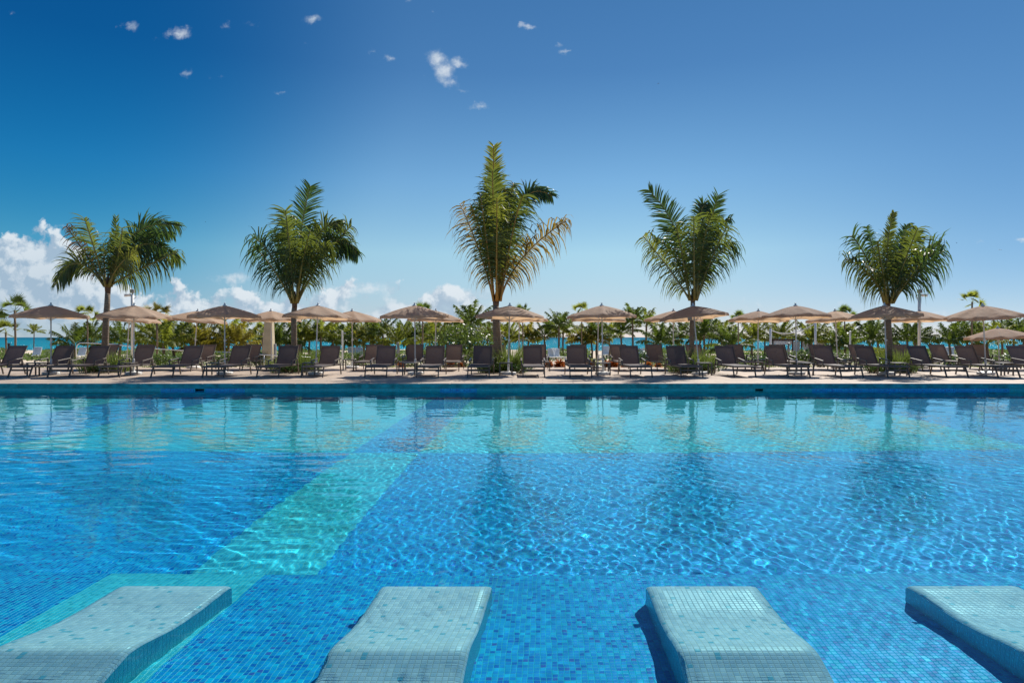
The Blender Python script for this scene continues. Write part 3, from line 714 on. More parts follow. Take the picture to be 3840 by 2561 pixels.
def frond_geo(V, Fc, rnd, p0, p1, p2, leafL, hang, cut, n, w, view, start=.28, spread=.9, thick=.02):
    """leaflets on both sides of a curved stalk"""
    twist = rnd.uniform(-.35, .35)
    pl = (p2-p0).length
    for i in range(n):
        f = start+(1-start)*(i+.3)/n; p = bez(p0, p1, p2, f); tg = (bez(p0, p1, p2, min(f+.02, 1))-bez(p0, p1, p2, f-.02)).normalized()
        s = tg.cross(view)
        if s.length < .05: s = tg.cross(Vector((.3, -.5, .8)))
        s.normalize(); nn = s.cross(tg).normalized()
        ff = (f-start)/(1-start)
        if hang >= 1: spread_ = spread*1.12
        else: spread_ = spread
        env = (1.28 if hang >= 1 else 1.)*(.50+.5*min(1, ff*3.2))*(1. if cut else max(.42, 1-.55*ff**2.6)) * (1 if not cut else (1-.12*ff))
        for sg in (-1, 1):
            if rnd.random() < .05: continue
            ang = spread_*(1-.35*ff)+rnd.uniform(-.10, .10)
            side = (s*sg*math.cos(twist)+nn*math.sin(twist)*.6+nn*rnd.uniform(-.12, .25)).normalized()
            d = tg*math.cos(ang)+side*math.sin(ang)
            L = leafL*(1.25 if hang < 1 else 1.28)*env*rnd.uniform(.8, 1.12)
            if cut and ff > .86: L *= rnd.uniform(.45, .95)
            leaf_strip(V, Fc, p, d, L, w*rnd.uniform(.75, 1.2), (hang+(.28 if hang > .2 else 0))*1.25*rnd.uniform(.5, 1.7), nn+Vector((rnd.uniform(-.5, .5), rnd.uniform(-.5, .5), rnd.uniform(-.5, .5))))
def stalk(V, Fc, p0, p1, p2, r0, r1, n=12, sides=5):
    m = MB(); pts = [bez(p0, p1, p2, i/n) for i in range(n+1)]; m.tube(pts, [r0+(r1-r0)*(i/n)**.7 for i in range(n+1)], sides); return m
VIEW = Vector((0, -1, .0))
def big_palm(label, name, x, y, trunk, crown, sc_, org, fronds, seed, rachm=M_RACH, lean=0.):
    rnd = random.Random(seed); root = empty(name, (x, y, DECK-.05)); tag(root, label, 'palm tree', 'tall coconut palms along the terrace')
    Yp = y
    def W(zx, zy, dy=0.):      # crown layout in metres around the trunk foot
        px = org[0]+zx*sc_; py = org[1]+zy*sc_
        return Vector((PX(px, Yp)-x, dy, PZ(py, Yp)-(DECK-.05)))
    m = MB(); pts = [Vector(p) for p in trunk]; 
    m.tube([p[:3] for p in trunk], [p[3] for p in trunk], 14); m.build('trunk', M_TRUNK, root, smooth=True)
    C0 = W(*crown)
    # leaf sheaths / fibre at the neck
    m = MB(); top_ = Vector(trunk[-1][:3]); r_ = trunk[-1][3]
    m.tube([top_-Vector((0, 0, .12)), top_+Vector((0, 0, .12)), C0+Vector((0, 0, .05)), C0+Vector((0.01, 0, .38))], [r_*1.0, r_*1.2, r_*.95, r_*.3], 10)
    for k in range(5):
        a = rnd.uniform(0, 6.28); b0 = C0+Vector((math.cos(a)*.05, math.sin(a)*.05, -.02)); m.tube([b0, b0+Vector((math.cos(a)*.13, math.sin(a)*.13, rnd.uniform(.0, .22)))], [.03, .006], 5)
    m.build('leaf_sheath', M_FIBRE, root, smooth=True)
    for fr in fronds:
        c, e, dy, tint, hang, cut = fr[:6]; leafL = fr[6] if len(fr) > 6 else .66
        e3 = W(e[0], e[1], dy); c3 = W(c[0], c[1], dy*.55); b3 = C0+Vector((rnd.uniform(-.05, .05)+.10*(1 if e3.x > C0.x+.4 else (-1 if e3.x < C0.x-.4 else 0)), -.05+dy*.05, -.05))
        length = (c3-b3).length+(e3-c3).length; n = int(length*17)
        V, Fc = [], []
        view = (VIEW+Vector((rnd.uniform(-.25, .25), 0, rnd.uniform(-.2, .3)))).normalized()
        frond_geo(V, Fc, rnd, b3, c3, e3, leafL, hang, cut, n, .047, view, start=.20, spread=1.1)
        fo_ = build_leafmesh('frond', V, Fc, M_FR[tint], root)
        st = stalk(V, Fc, b3, c3, e3, .046, .010 if not cut else .016); st.build('stalk', rachm if tint != 2 else M_FIBRE, fo_, smooth=True)
    return root
G, YL, BR, DKG, GD = 0, 1, 2, 3, 4
TY = 24.5
def trk(x, pts): return [(PX(px, TY)-x, 0., PZ(py, TY)-(DECK-.05), r) for px, py, r in pts]
x = PX(391, TY)
big_palm('leftmost tall palm with one bare broken brown frond and others bending right', 'coconut_palm', x, TY, trk(x, [(391, 1412, .16), (392, 1390, .125), (394, 1300, .118), (398, 1200, .108), (402, 1150, .098), (405, 1090, .085)]), (700, 1195), .2933, (200, 720), [
 ((490, 850), (215, 450), -.2, BR, 1.2, True, .40), ((690, 800), (670, 410), -1.2, G, .25, True, .62), ((840, 260), (1530, 410), .5, DKG, .5, False, .75), ((850, 380), (1385, 495), .9, DKG, .4, False, .55),
 ((1010, 330), (1590, 850), .2, DKG, .7, False, .8), ((1050, 1010), (1620, 780), -.2, G, 1.3, True, .62), ((330, 640), (150, 1200), -.5, G, .5, False, .7),
 ((960, 870), (1070, 510), -.9, G, 1.0, True, .6), ((550, 820), (450, 620), .9, DKG, 1.0, False, .7), ((800, 700), (1180, 640), 1.2, G, .9, False, .75), ((900, 950), (1290, 800), -1.1, YL, 1.1, False, .7),
 ((770, 900), (770, 300), .2, DKG, -.1, False, .3), ((780, 850), (860, 560), .5, G, .6, True, .65)], 3)
x = PX(1104, TY)
big_palm('dark green palm left of centre with one tall upright frond leaning right', 'coconut_palm', x, TY, trk(x, [(1106, 1412, .15), (1104, 1390, .12), (1103, 1300, .105), (1102, 1200, .10), (1103, 1165, .095), (1105, 1150, .085)]), (712, 1430), .3443, (860, 640), [
 ((715, 700), (860, 150), .3, DKG, .15, True, .62), ((735, 900), (735, 500), -1.2, G, .25, True, .66), ((520, 900), (265, 725), 0, DKG, 1.2, True, .72), ((610, 950), (450, 640), .3, DKG, .9, True, .6),
 ((850, 470), (1190, 560), .6, G, .5, False, .6), ((1050, 450), (1375, 900), .4, DKG, .7, False, .75), ((950, 950), (1320, 590), .2, G, 1.1, True, .6), ((880, 850), (1180, 850), -.8, G, 1.4, False, .85),
 ((600, 850), (430, 800), 1.0, DKG, 1.3, False, .7), ((850, 1000), (1000, 720), -1.3, G, 1.3, True, .75), ((650, 720), (570, 500), .8, DKG, .5, False, .55), ((570, 1080), (350, 850), -.8, DKG, 1.4, True, .7),
 ((800, 800), (880, 520), .9, DKG, .7, False, .6), ((690, 850), (640, 560), -.4, DKG, .8, True, .6)], 4)
x = PX(1868, TY)
big_palm('tallest palm in the middle with yellowing fronds, an upright spear and orange stalks', 'coconut_palm', x, TY, trk(x, [(1876, 1412, .20), (1874, 1390, .165), (1869, 1330, .148), (1863, 1250, .140), (1860, 1190, .132), (1860, 1140, .10)]), (512, 1440), .4337, (1640, 500), [
 ((485, 700), (484, 92), .2, YL, .12, True, .46), ((490, 800), (482, 380), -.9, G, .25, True, .62), ((518, 1000), (525, 640), -1.6, YL, .5, True, .66), ((620, 280), (1005, 505), .8, DKG, .3, False, .62),
 ((600, 800), (655, 400), .6, G, .5, True, .5), ((640, 1060), (1110, 760), 0, GD, 1.3, True, .72), ((410, 1080), (195, 610), 0, GD, 1.3, True, .75), ((420, 900), (275, 600), .8, DKG, .9, True, .6),
 ((440, 1000), (380, 565), -.8, G, .6, True, .62), ((640, 800), (740, 560), -.5, G, 1.1, True, .8), ((620, 900), (700, 700), 1., G, 1.3, False, .8), ((560, 700), (590, 470), .3, G, .7, True, .6),
 ((450, 850), (410, 480), .6, G, .7, True, .6)], 5, rachm=M_RACHY)
x = PX(2594, TY)
big_palm('palm right of centre with a feathery frond reaching up to the left', 'coconut_palm', x, TY, trk(x, [(2594, 1412, .14), (2593, 1390, .11), (2594, 1300, .095), (2596, 1200, .088), (2598, 1150, .085), (2598, 1125, .08)]), (745, 1400), .3443, (2340, 640), [
 ((690, 560), (290, 180), .5, DKG, .18, False, .72), ((700, 1000), (655, 575), -1.3, G, .5, True, .66), ((590, 1180), (205, 710), 0, YL, 1.0, True, .66), ((620, 900), (545, 580), -.2, G, .9, True, .62),
 ((800, 120), (935, 440), .2, DKG, .3, False, .42), ((880, 800), (1050, 250), .3, DKG, .12, True, .5), ((900, 640), (1220, 490), .6, DKG, .5, False, .45), ((930, 900), (1080, 625), -.5, G, 1.3, True, .72),
 ((1000, 800), (1230, 790), .4, DKG, 1.2, True, .66), ((830, 1180), (900, 1080), -.2, G, 1.2, False, .5), ((640, 800), (390, 720), .9, DKG, 1.2, True, .7), ((800, 700), (880, 520), -.9, G, .9, True, .6), ((850, 950), (900, 600), .9, DKG, 1.2, True, .7)], 6)
x = PX(3333, TY)
big_palm('round headed palm at the right end of the terrace row with a thin curved spear', 'coconut_palm', x, TY, trk(x, [(3340, 1412, .15), (3337, 1390, .122), (3335, 1300, .112), (3330, 1210, .105), (3328, 1160, .10), (3328, 1140, .09)]), (815, 1400), .2806, (3100, 740), [
 ((770, 560), (915, 200), .1, G, .1, False, .28), ((690, 1000), (240, 820), 0, G, 1.0, True, .66), ((660, 850), (430, 480), .5, DKG, .6, True, .62), ((740, 800), (640, 360), .6, DKG, .5, False, .4),
 ((600, 850), (480, 640), -1., G, .9, True, .72), ((880, 900), (950, 480), -1.2, G, .4, True, .72), ((1000, 800), (1160, 335), .4, DKG, .15, True, .34), ((980, 520), (1430, 480), .9, DKG, .2, False, .62),
 ((1200, 980), (1600, 700), .1, DKG, 1.1, True, .72), ((1050, 900), (1420, 640), -.4, DKG, .9, True, .66), ((1150, 700), (1640, 690), .8, DKG, .9, False, .72), ((600, 1100), (330, 960), -.6, YL, 1.2, True, .7),
 ((1000, 1000), (1200, 780), -1., DKG, 1.1, True, .7), ((850, 800), (1050, 560), .9, DKG, .8, True, .8)], 8)

# grove palms behind the terrace: crown variants, then copies
def grove_proto(seed, kind, tint, nfr=17):
    rnd = random.Random(seed); root = empty('grove_palm' if kind != 'fan' else 'fan_palm')
    if kind == 'fan':
        H = 4.2; m = MB(); m.tube([(0, 0, -.3), (.03, 0, H*.5), (0, 0, H)], [.085, .07, .075], 8); m.build('trunk', M_TRUNK2, root, smooth=True)
        V, Fc = [], []; nf = 13
        for k in range(nf):
            a = k*2.399+rnd.uniform(-.3, .3); e = rnd.uniform(-.55, 1.35); pl = rnd.uniform(.55, .85)
            d = Vector((math.cos(a)*math.cos(e), math.sin(a)*math.cos(e), math.sin(e))); c = Vector((0, 0, H))+d*pl
            side = d.cross(Vector((0, 0, 1))).normalized(); up = side.cross(d)
            rl = rnd.uniform(-1.1, 1.1); side = (side*math.cos(rl)+up*math.sin(rl)).normalized(); up = side.cross(d)
            for q_ in range(17):
                f = -1.75+3.5*q_/16; dd = (d*math.cos(f)+side*math.sin(f)).normalized()
                leaf_strip(V, Fc, c, dd, rnd.uniform(.55, .72), .085, rnd.uniform(0, .14), up, 2)
            leaf_strip(V, Fc, Vector((0, 0, H)), d, pl, .03, .02, up, 2)
        build_leafmesh('crown', V, Fc, M_BGP[tint], root); return root
    H = 1.5 if kind != 'tall' else 2.2
    m = MB(); bx = rnd.uniform(-.12, .12); m.tube([(0, 0, -.4), (bx, 0, H*.5), (0, 0, H), (0, 0, H+.45)], [.15, .11, .10, .05], 8); m.build('trunk', M_TRUNK2, root, smooth=True)
    V, Fc = [], []
    for k in range(nfr):
        a = k*2.399+rnd.uniform(-.35, .35); q = (k+.5)/nfr; e = 1.5-1.12*q+rnd.uniform(-.1, .1); L = rnd.uniform(1.9, 2.5)*(.85 if q < .2 else 1)
        h = Vector((math.cos(a), math.sin(a), 0)); b0 = Vector((0, 0, H+.05))+h*.05
        p1 = b0+(h*math.cos(e)+Vector((0, 0, math.sin(e))))*L*.62; dr = .35+.75*q
        p2 = p1+(h*math.cos(e-dr)+Vector((0, 0, math.sin(e-dr))))*L*.5
        frond_geo(V, Fc, rnd, b0, p1, p2, .54, .6, rnd.random() < .4, 38, .075, Vector((rnd.uniform(-.3, .3), -.4, 1.)), start=.2)
        n0 = 8; pts = [bez(b0, p1, p2, i/n0) for i in range(n0+1)]
        for i in range(n0):
            d = pts[i+1]-pts[i]; leaf_strip(V, Fc, pts[i], d, d.length*1.3, .045, 0, VIEW, 2)
    build_leafmesh('crown', V, Fc, M_BGP[tint], root)
    return root
GP = [grove_proto(21, 'std', 0), grove_proto(22, 'std', 1), grove_proto(23, 'std', 2), grove_proto(24, 'std', 0), grove_proto(25, 'tall', 1), grove_proto(26, 'std', 0, 13), grove_proto(27, 'std', 1, 20)]
FP = [grove_proto(31, 'fan', 0), grove_proto(32, 'fan', 1), grove_proto(33, 'fan', 2)]
usedG = set()
def seat_palm(o, x, y, zg, total, c, H0, hc):
    # uniform crown size c; the trunk alone is stretched to reach the height
    H = max(total/c-hc, .35); k_ = (H+.0)/H0
    o.location = (x, y, zg-.05); o.scale = (c, c, c)
    for ch in o.children:
        if ch.name.startswith('trunk'): ch.scale = (1, 1, k_)
        if ch.name.startswith('crown'): ch.location = (0, 0, H-H0)
# (px, crown-top row, distance, variant)   variant >= 10: fan palm
grove = [(128, 1212, 62, 'w'), (278, 1212, 46, 1), (345, 1192, 48, 6), (452, 1200, 46, 1), (560, 1180, 44, 0), (612, 1188, 42, 3), (648, 1196, 45, 0),
 (716, 1196, 46, 1), (770, 1200, 44, 2), (858, 1186, 46, 3), (890, 1196, 43, 2), (1003, 1205, 50, 1), (1048, 1200, 48, 6), (1130, 1192, 50, 0), (1160, 1205, 56, 1), (1203, 1188, 50, 3), (1248, 1200, 52, 6), (1290, 1206, 54, 0),
 (1338, 1205, 56, 2), (1366, 1198, 58, 0), (1398, 1206, 55, 0), (1436, 1180, 54, 4), (1494, 1208, 52, 3), (1528, 1200, 60, 1), (1578, 1206, 60, 1), (1612, 1210, 62, 0), (1645, 1192, 54, 0), (1680, 1205, 60, 2),
 (1768, 1132, 50, 4), (1728, 1190, 56, 0), (1828, 1200, 58, 2), (1910, 1205, 60, 0), (1982, 1203, 62, 2), (2042, 1196, 62, 1), (2096, 1160, 58, 4), (2112, 1182, 60, 3), (2186, 1210, 64, 2), (2218, 1215, 62, 2), (2240, 1196, 62, 1),
 (2285, 1205, 64, 5), (2328, 1182, 58, 1), (2372, 1142, 56, 4), (2424, 1150, 58, 5), (2476, 1200, 46, 6), (2548, 1200, 60, 1), (2626, 1198, 58, 1), (2640, 1176, 56, 6), (2706, 1196, 58, 5), (2742, 1218, 48, 1),
 (2822, 1194, 52, 0), (2918, 1196, 54, 3), (3040, 1198, 50, 0), (3148, 1190, 48, 3), (3170, 1222, 42, 6), (3262, 1190, 46, 6), (3292, 1200, 50, 1), (3402, 1202, 50, 1), (3432, 1206, 52, 6), (3560, 1204, 50, 1), (3628, 1194, 52, 6), (3668, 1200, 56, 0),
 (3702, 1206, 50, 5), (3756, 1190, 58, 1), (3802, 1192, 56, 6), (3838, 1186, 54, 1)]
grove.sort(key=lambda r: r[0])
pn = {0: 'olive', 1: 'green', 2: 'yellowing', 3: 'olive', 4: 'taller green', 5: 'sparse olive', 6: 'dense green', 'w': 'small wind-blown'}
for i, (px, pt_, Yg_, v) in enumerate(grove):
    key = 5 if v == 'w' else v
    pr = GP[key]
    if key in usedG: o = copy_tree(pr)
    else: o = pr; usedG.add(key)
    x = PX(px, Yg_); zt = PZ(pt_, Yg_); zg = float(ground_z(np.array(x), np.array(float(Yg_)))); H0 = (1.5 if key != 4 else 2.2)+2.75
    s_ = (zt-zg)/H0; w_ = s_*random.uniform(.9, 1.1)*(.45 if v == 'w' else (.86 if key == 4 else 1))
    seat_palm(o, x, Yg_, zg, zt-zg, .80*random.uniform(.88, 1.1)*(.45 if v == 'w' else 1), 1.5 if key != 4 else 2.2, 2.15); o.rotation_euler = (0, 0, random.uniform(0, 6.28))
    tag(o, f'{pn[v]} young coconut palm in the grove, {ORD[i] if i < 60 else ("sixty-"+ORD[i-60])} from the left', 'palm tree', 'young coconut palms of the grove behind the terrace')
fans = [(22, 1190, 36, 0, 1.), (56, 1100, 33, 1, 1.05), (328, 1136, 38, 0, .9), (588, 1122, 36, 2, 1.05), (985, 1196, 40, 0, 1.), (1585, 1128, 40, 1, .95), (1960, 1134, 46, 1, .9), (2182, 1126, 44, 0, .95), (2768, 1160, 42, 1, .8), (3167, 1140, 44, 1, .9), (3645, 1082, 40, 0, 1.)]
usedF = set()
for i, (px, pt_, Yg_, v, cs_) in enumerate(fans):
    o = FP[v] if v not in usedF else copy_tree(FP[v]); usedF.add(v)
    x = PX(px, Yg_); zt = PZ(pt_, Yg_); zg = float(ground_z(np.array(x), np.array(float(Yg_)))); 
    seat_palm(o, x, Yg_, zg, zt-zg, cs_*.62, 4.2, 1.2); o.rotation_euler = (0, 0, random.uniform(0, 6.28))
    tag(o, f'slim fan palm with spiky leaves rising among the umbrellas, {ORD[i]} from the left', 'palm tree', 'slim fan palms behind the terrace')

# ------------------------------------------------------------------ shrubs, grasses, ground cover
def leaf_cloud(V, Fc, rnd, lobes, n, size):
    for k in range(n):
        c, r_ = lobes[rnd.randrange(len(lobes))]
        while True:
            d = Vector((rnd.gauss(0, 1), rnd.gauss(0, 1), rnd.gauss(0, 1)))
            if d.length > .01: d.normalize(); break
        rad = rnd.uniform(.55, 1.08)**.7
        p = Vector(c)+Vector((d.x*r_[0], d.y*r_[1], d.z*r_[2]))*rad
        if p.z < .02: p.z = abs(p.z)*.4+.02
        a = Vector((rnd.gauss(0, 1), rnd.gauss(0, 1), rnd.gauss(0, .7))).normalized(); nn = (d+Vector((rnd.gauss(0, .6), rnd.gauss(0, .6), rnd.gauss(0, .6)))).normalized(); b = a.cross(nn)
        if b.length < .05: continue
        b.normalize(); s1 = size*rnd.uniform(.6, 1.3); s2 = s1*.5
        i = len(V); V += [tuple(p-a*s1), tuple(p+b*s2), tuple(p+a*s1), tuple(p-b*s2)]; Fc.append((i, i+1, i+2, i+3))
def shrub_proto(seed, w, h, n, size, mat, name='shrub', nl=7):
    rnd = random.Random(seed); root = empty(name)
    lobes = [((rnd.uniform(-.6, .6)*w/2, rnd.uniform(-.5, .5)*w/2, h*rnd.uniform(.35, .72)), (w*.28*rnd.uniform(.7, 1.2), w*.26*rnd.uniform(.7, 1.2), h*.30*rnd.uniform(.7, 1.15))) for _ in range(nl)]
    V, Fc = [], []; leaf_cloud(V, Fc, rnd, lobes, n, size)
    build_leafmesh('foliage', V, Fc, mat, root)
    m = MB()
    for k in range(7): c, _ = lobes[k % nl]; m.tube([(rnd.uniform(-.08, .08), rnd.uniform(-.08, .08), -.1), (c[0]*.5, c[1]*.5, c[2]*.5), c], [.022, .016, .006], 5)
    m.build('stem', M_STEM, root); return root
SP = [shrub_proto(41, 1.7, 1., 1500, .055, M_SHR[0]), shrub_proto(42, 1.7, 1., 1500, .055, M_SHR[1]), shrub_proto(43, 1.7, 1., 1500, .055, M_SHR[2])]
big = shrub_proto(44, 3.1, 2.0, 4200, .06, M_SHR[0], 'sea_grape_shrub', 11)
Yb = 31.; big.location = (PX(1742, Yb), Yb, .08); big.scale = (1.15, 1.05, 1.12); tag(big, 'big rounded sea grape shrub with pale twigs left of the tallest palm', 'shrub')
bush = [(300, 1372, 1316, 31, 0, 1.2), (610, 1385, 1300, 31, 0, 1.2), (680, 1380, 1320, 33, 2, 1.2), (840, 1385, 1288, 30, 0, 1.25), (975, 1385, 1290, 31, 2, 1.2), (1010, 1390, 1310, 33, 1, .9), (1150, 1385, 1300, 31, 0, 1.2), (1205, 1385, 1288, 30.5, 0, 1.3), (1345, 1380, 1290, 34, 0, 1.2), (1420, 1380, 1292, 34, 1, 1.), (1505, 1385, 1300, 32, 0, 1.1), (1645, 1380, 1302, 34, 2, 1.), (1800, 1380, 1288, 34, 0, 1.1), (1905, 1392, 1320, 31, 2, .9), (1945, 1395, 1330, 30, 0, .8), (2210, 1385, 1325, 33, 1, .9), (2425, 1380, 1292, 34, 2, 1.2), (2480, 1380, 1296, 35, 0, 1.2), (2655, 1390, 1312, 31, 0, 1.), (2700, 1385, 1310, 33, 1, .8), (2790, 1385, 1312, 33, 0, 1.), (2870, 1385, 1310, 32, 2, 1.1), (3010, 1385, 1285, 31, 0, 1.4), (3075, 1385, 1268, 31, 2, 1.5), (3130, 1385, 1290, 30.5, 0, 1.2), (3245, 1385, 1262, 32, 1, 1.), (3285, 1385, 1258, 30.5, 1, 1.25), (3335, 1390, 1300, 30.5, 0, .9), (3480, 1390, 1300, 31, 1, .8), (3570, 1390, 1318, 32, 2, .9), (3740, 1388, 1312, 32, 0, 1.4), (3800, 1388, 1305, 33, 2, 1.2)]
usedS = set(); bn = ['mid green', 'lime green', 'dark green']
for i, (px, pb, ptt, Yy, v, ws) in enumerate(bush):
    o = SP[v] if v not in usedS else copy_tree(SP[v]); usedS.add(v)
    x = PX(px, Yy); zg = float(ground_z(np.array(x), np.array(float(Yy)))); h = (PZ(ptt, Yy)-zg)*.76
    o.location = (x, Yy, zg-.03); o.scale = (ws*.75, ws*.75, h); o.rotation_euler = (0, 0, random.uniform(0, 6.28))
    tag(o, f'{bn[v]} leafy shrub in the planting behind the terrace, {ORD[i]} from the left', 'shrub', 'leafy shrubs in the planting behind the terrace')
# ornamental grass around the palm feet
def grass_proto(seed, n=420, h=.62, w=.55):
    rnd = random.Random(seed); V, Fc = [], []
    for k in range(n):
        a = rnd.uniform(0, 6.28); r_ = rnd.uniform(0, w)**1.; p = Vector((math.cos(a)*r_*.8, math.sin(a)*r_*.55, 0)); d = Vector((math.cos(a)*rnd.uniform(.05, .55), math.sin(a)*rnd.uniform(.05, .5), 1))
        leaf_strip(V, Fc, p, d, h*rnd.uniform(.5, 1.25), .012, rnd.uniform(.1, .8), Vector((rnd.gauss(0, 1), rnd.gauss(0, 1), .1)))
    me = bpy.data.meshes.new('grass_clump'); me.from_pydata(V, [], tri_fix(Fc)); me.materials.append(M_GRASS); o = bpy.data.objects.new('grass_clump', me); COL.objects.link(o); return o
g0 = grass_proto(51); gdat = [(395, 'leftmost tall palm', 1.15), (1106, 'dark green palm left of centre', 1.15), (1885, 'tallest palm in the middle', 1.35), (2594, 'palm right of centre', 1.25), (3345, 'round headed palm at the right end', 1.25)]
for i, (px, lb, s_) in enumerate(gdat):
    for j, dx in enumerate((-.32, .35)):
        o = g0 if (i == 0 and j == 0) else g0.copy()
        if o is not g0: COL.objects.link(o)
        o.location = (PX(px, TY)+dx, TY-.1+.15*j, DECK-.01); o.scale = (s_, s_, s_*(1.15 if j else .95)*random.uniform(.85, 1.1)); o.rotation_euler = (0, 0, random.uniform(0, 6.28))
        tag(o, f'fine grass tuft on the {("left", "right")[j]} side of the {lb}', 'grass tuft', 'grass tufts at the palm feet')
    bedm = MB(); bedm.lathe([(.75, 0), (.74, .012), (.6, .02), (.01, .022)], n=24); bo = bedm.build('planting_pit', M_SAND, None, loc=(PX(px, TY), TY, DECK+.001)); tag(bo, 'sandy planting pit in the terrace', kind='structure')
# low shrubs in front of palm feet
low = shrub_proto(46, 1.5, .45, 900, .035, M_SHR[2], 'low_shrub', 8); lf = True
for i, (px, lb) in enumerate(((365, 'leftmost tall palm'), (1085, 'dark green palm left of centre'), (1830, 'tallest palm, left side'), (1945, 'tallest palm, right side'), (2555, 'palm right of centre, left side'), (2660, 'palm right of centre, right side'), (3270, 'round headed palm, left side'), (3405, 'round headed palm, right side'))):
    o = low if lf else copy_tree(low); lf = False
    o.location = (PX(px, 23.95), 23.95, DECK); s_ = random.uniform(.7, .95); o.scale = (s_, s_*.8, random.uniform(.75, 1.25)); o.rotation_euler = (0, 0, random.uniform(-.4, .4))
    tag(o, f'low dark green shrub at the foot of the {lb}', 'shrub', 'low shrubs at the palm feet')
# crotons
rnd = random.Random(61); V, Fc = [], []
for k in range(170):
    a = rnd.uniform(0, 6.28); e = rnd.uniform(.05, 1.5); d = Vector((math.cos(a)*math.cos(e), math.sin(a)*math.cos(e), math.sin(e))); z0 = rnd.uniform(.02, .2)
    leaf_strip(V, Fc, Vector((d.x*.05, d.y*.05, z0)), d, rnd.uniform(.16, .26), .055, rnd.uniform(.1, .9), Vector((rnd.gauss(0, 1), rnd.gauss(0, 1), 1)))
me = bpy.data.meshes.new('croton_plant'); me.from_pydata(V, [], tri_fix(Fc)); me.materials.append(M_CROT); c0 = bpy.data.objects.new('croton_plant', me); COL.objects.link(c0)
for i, (px, s_) in enumerate(((1500, .7), (1690, .8), (1728, .7), (2058, .9), (2099, 1.), (2212, .85), (2275, .9), (2300, 1.), (2345, .8), (2430, .8), (2470, .7))):
    o = c0 if i == 0 else c0.copy()
    if i: COL.objects.link(o)
    o.location = (PX(px, 28.95), 28.95+random.uniform(-.1, .2), .10); o.scale = (s_*1.15,)*3; o.rotation_euler = (0, 0, random.uniform(0, 6))
    tag(o, f'red leaved croton plant at the terrace back edge, {ORD[i]} from the left', 'plant', 'crotons at the back edge of the terrace')
# ground cover right behind the terrace and dune scrub down to the beach: two uncountable masses
def mass(name, N, ya, yb, xr, size, hgt, mat, thr, seed, gapx):
    r_ = np.random.default_rng(seed); Y = ya+(yb-ya)*r_.random(N*3)**1.1; X = (r_.random(N*3)*2-1)*xr*(Y/yb)
    f = np.sin(X*.55+Y*.31)+np.sin(X*.23-Y*.47+2)+np.sin(X*1.3+Y*.9)*.5+r_.normal(0, .35, N*3)
    keep = f > thr
    for ga, gb_ in gapx: px = 1920+X*F/Y; keep &= ~((px > ga) & (px < gb_))
    X, Y, f = X[keep][:N], Y[keep][:N], f[keep][:N]; n = len(X)
    hh = np.clip((f-thr)*.6, .15, 1)*hgt; Z = ground_z(X, Y)+r_.random(n)**.6*hh
    a = r_.normal(size=(n, 3)); a /= np.linalg.norm(a, axis=1)[:, None]; b = np.cross(a, r_.normal(size=(n, 3))); b /= np.linalg.norm(b, axis=1)[:, None]
    s_ = (size*(.6+.8*r_.random(n))*(Y/ya)**.8)[:, None]; P = np.stack([X, Y, Z], 1)
    V = np.stack([P-a*s_, P+b*s_*.45, P+a*s_, P-b*s_*.45], 1).reshape(-1, 3); q = np.arange(n*4).reshape(-1, 4)
    o = npmesh(name, V, q, mat); return o
o = mass('ground_cover', 26000, 28.7, 36, 32, .035, .30, M_SHR[0], -.4, 71, ((2000, 2125),)); tag(o, 'low leafy ground cover behind the terrace', kind='stuff')
o = mass('ground_cover', 9000, 28.65, 30.5, 26, .03, .16, M_SHR[1], .2, 73, ((2000, 2125),)); tag(o, 'yellow green creeping plants along the terrace edge', kind='stuff')
o = mass('dune_scrub', 42000, 46, 112, 100, .11, .5, M_DUNE, .35, 72, ((1880, 1960), (2215, 2260))); tag(o, 'green dune scrub between the grove and the sea', kind='stuff')

# ------------------------------------------------------------------ other things
# camera / light masts
def mast(px, label, flip):
    Ym = 29.; root = empty('camera_mast', (PX(px, Ym), Ym, .1)); tag(root, label, 'mast', 'white masts with cameras')
    H = PZ(1104, Ym)-.1
    m = MB(); m.tube([(0, 0, 0), (0, 0, H)], .062, 12); m.lathe([(.13, 0), (.13, .02), (.07, .03)], n=12); m.build('pole', M_WHITE, root, smooth=True)
    m = MB(); m.box((0.01, 0, H+.13), (.17, .14, .15), bev=.015)
    for sx2 in (-.05, .05): m.lathe([(.028, .0), (.02, .02)], (sx2+.01, -.07, H+.12), 8)
    m.tube([(0, 0, H-.02), (0, 0, H+.07)], .03, 8); m.build('floodlight', M_GREY, root)
    m = MB(); m.tube([(flip*.30, -.05, H-.06), (flip*.06, -.02, H-.03)], [.05, .055], 10); m.box((flip*.2, -.04, H+.0), (.24, .10, .015), bev=.004); m.tube([(0, 0, H-.05), (flip*.08, -.02, H-.05)], .03, 8); m.build('camera_housing', M_WHITE, root, smooth=False)
    m = MB(); m.tube([(-flip*.05, 0, H-.02)]+[(-flip*(.05+.11*math.sin(a)), 0, H-.10+.08*math.cos(a)) for a in (0.2, .8, 1.6, 2.4, 3.0)], .011, 6); m.build('conduit', M_GREY, root)
mast(497, 'white mast with a camera and floodlight above the second front umbrella from the left', -1)
mast(3447, 'white mast with a camera beside the palm at the right end', 1)
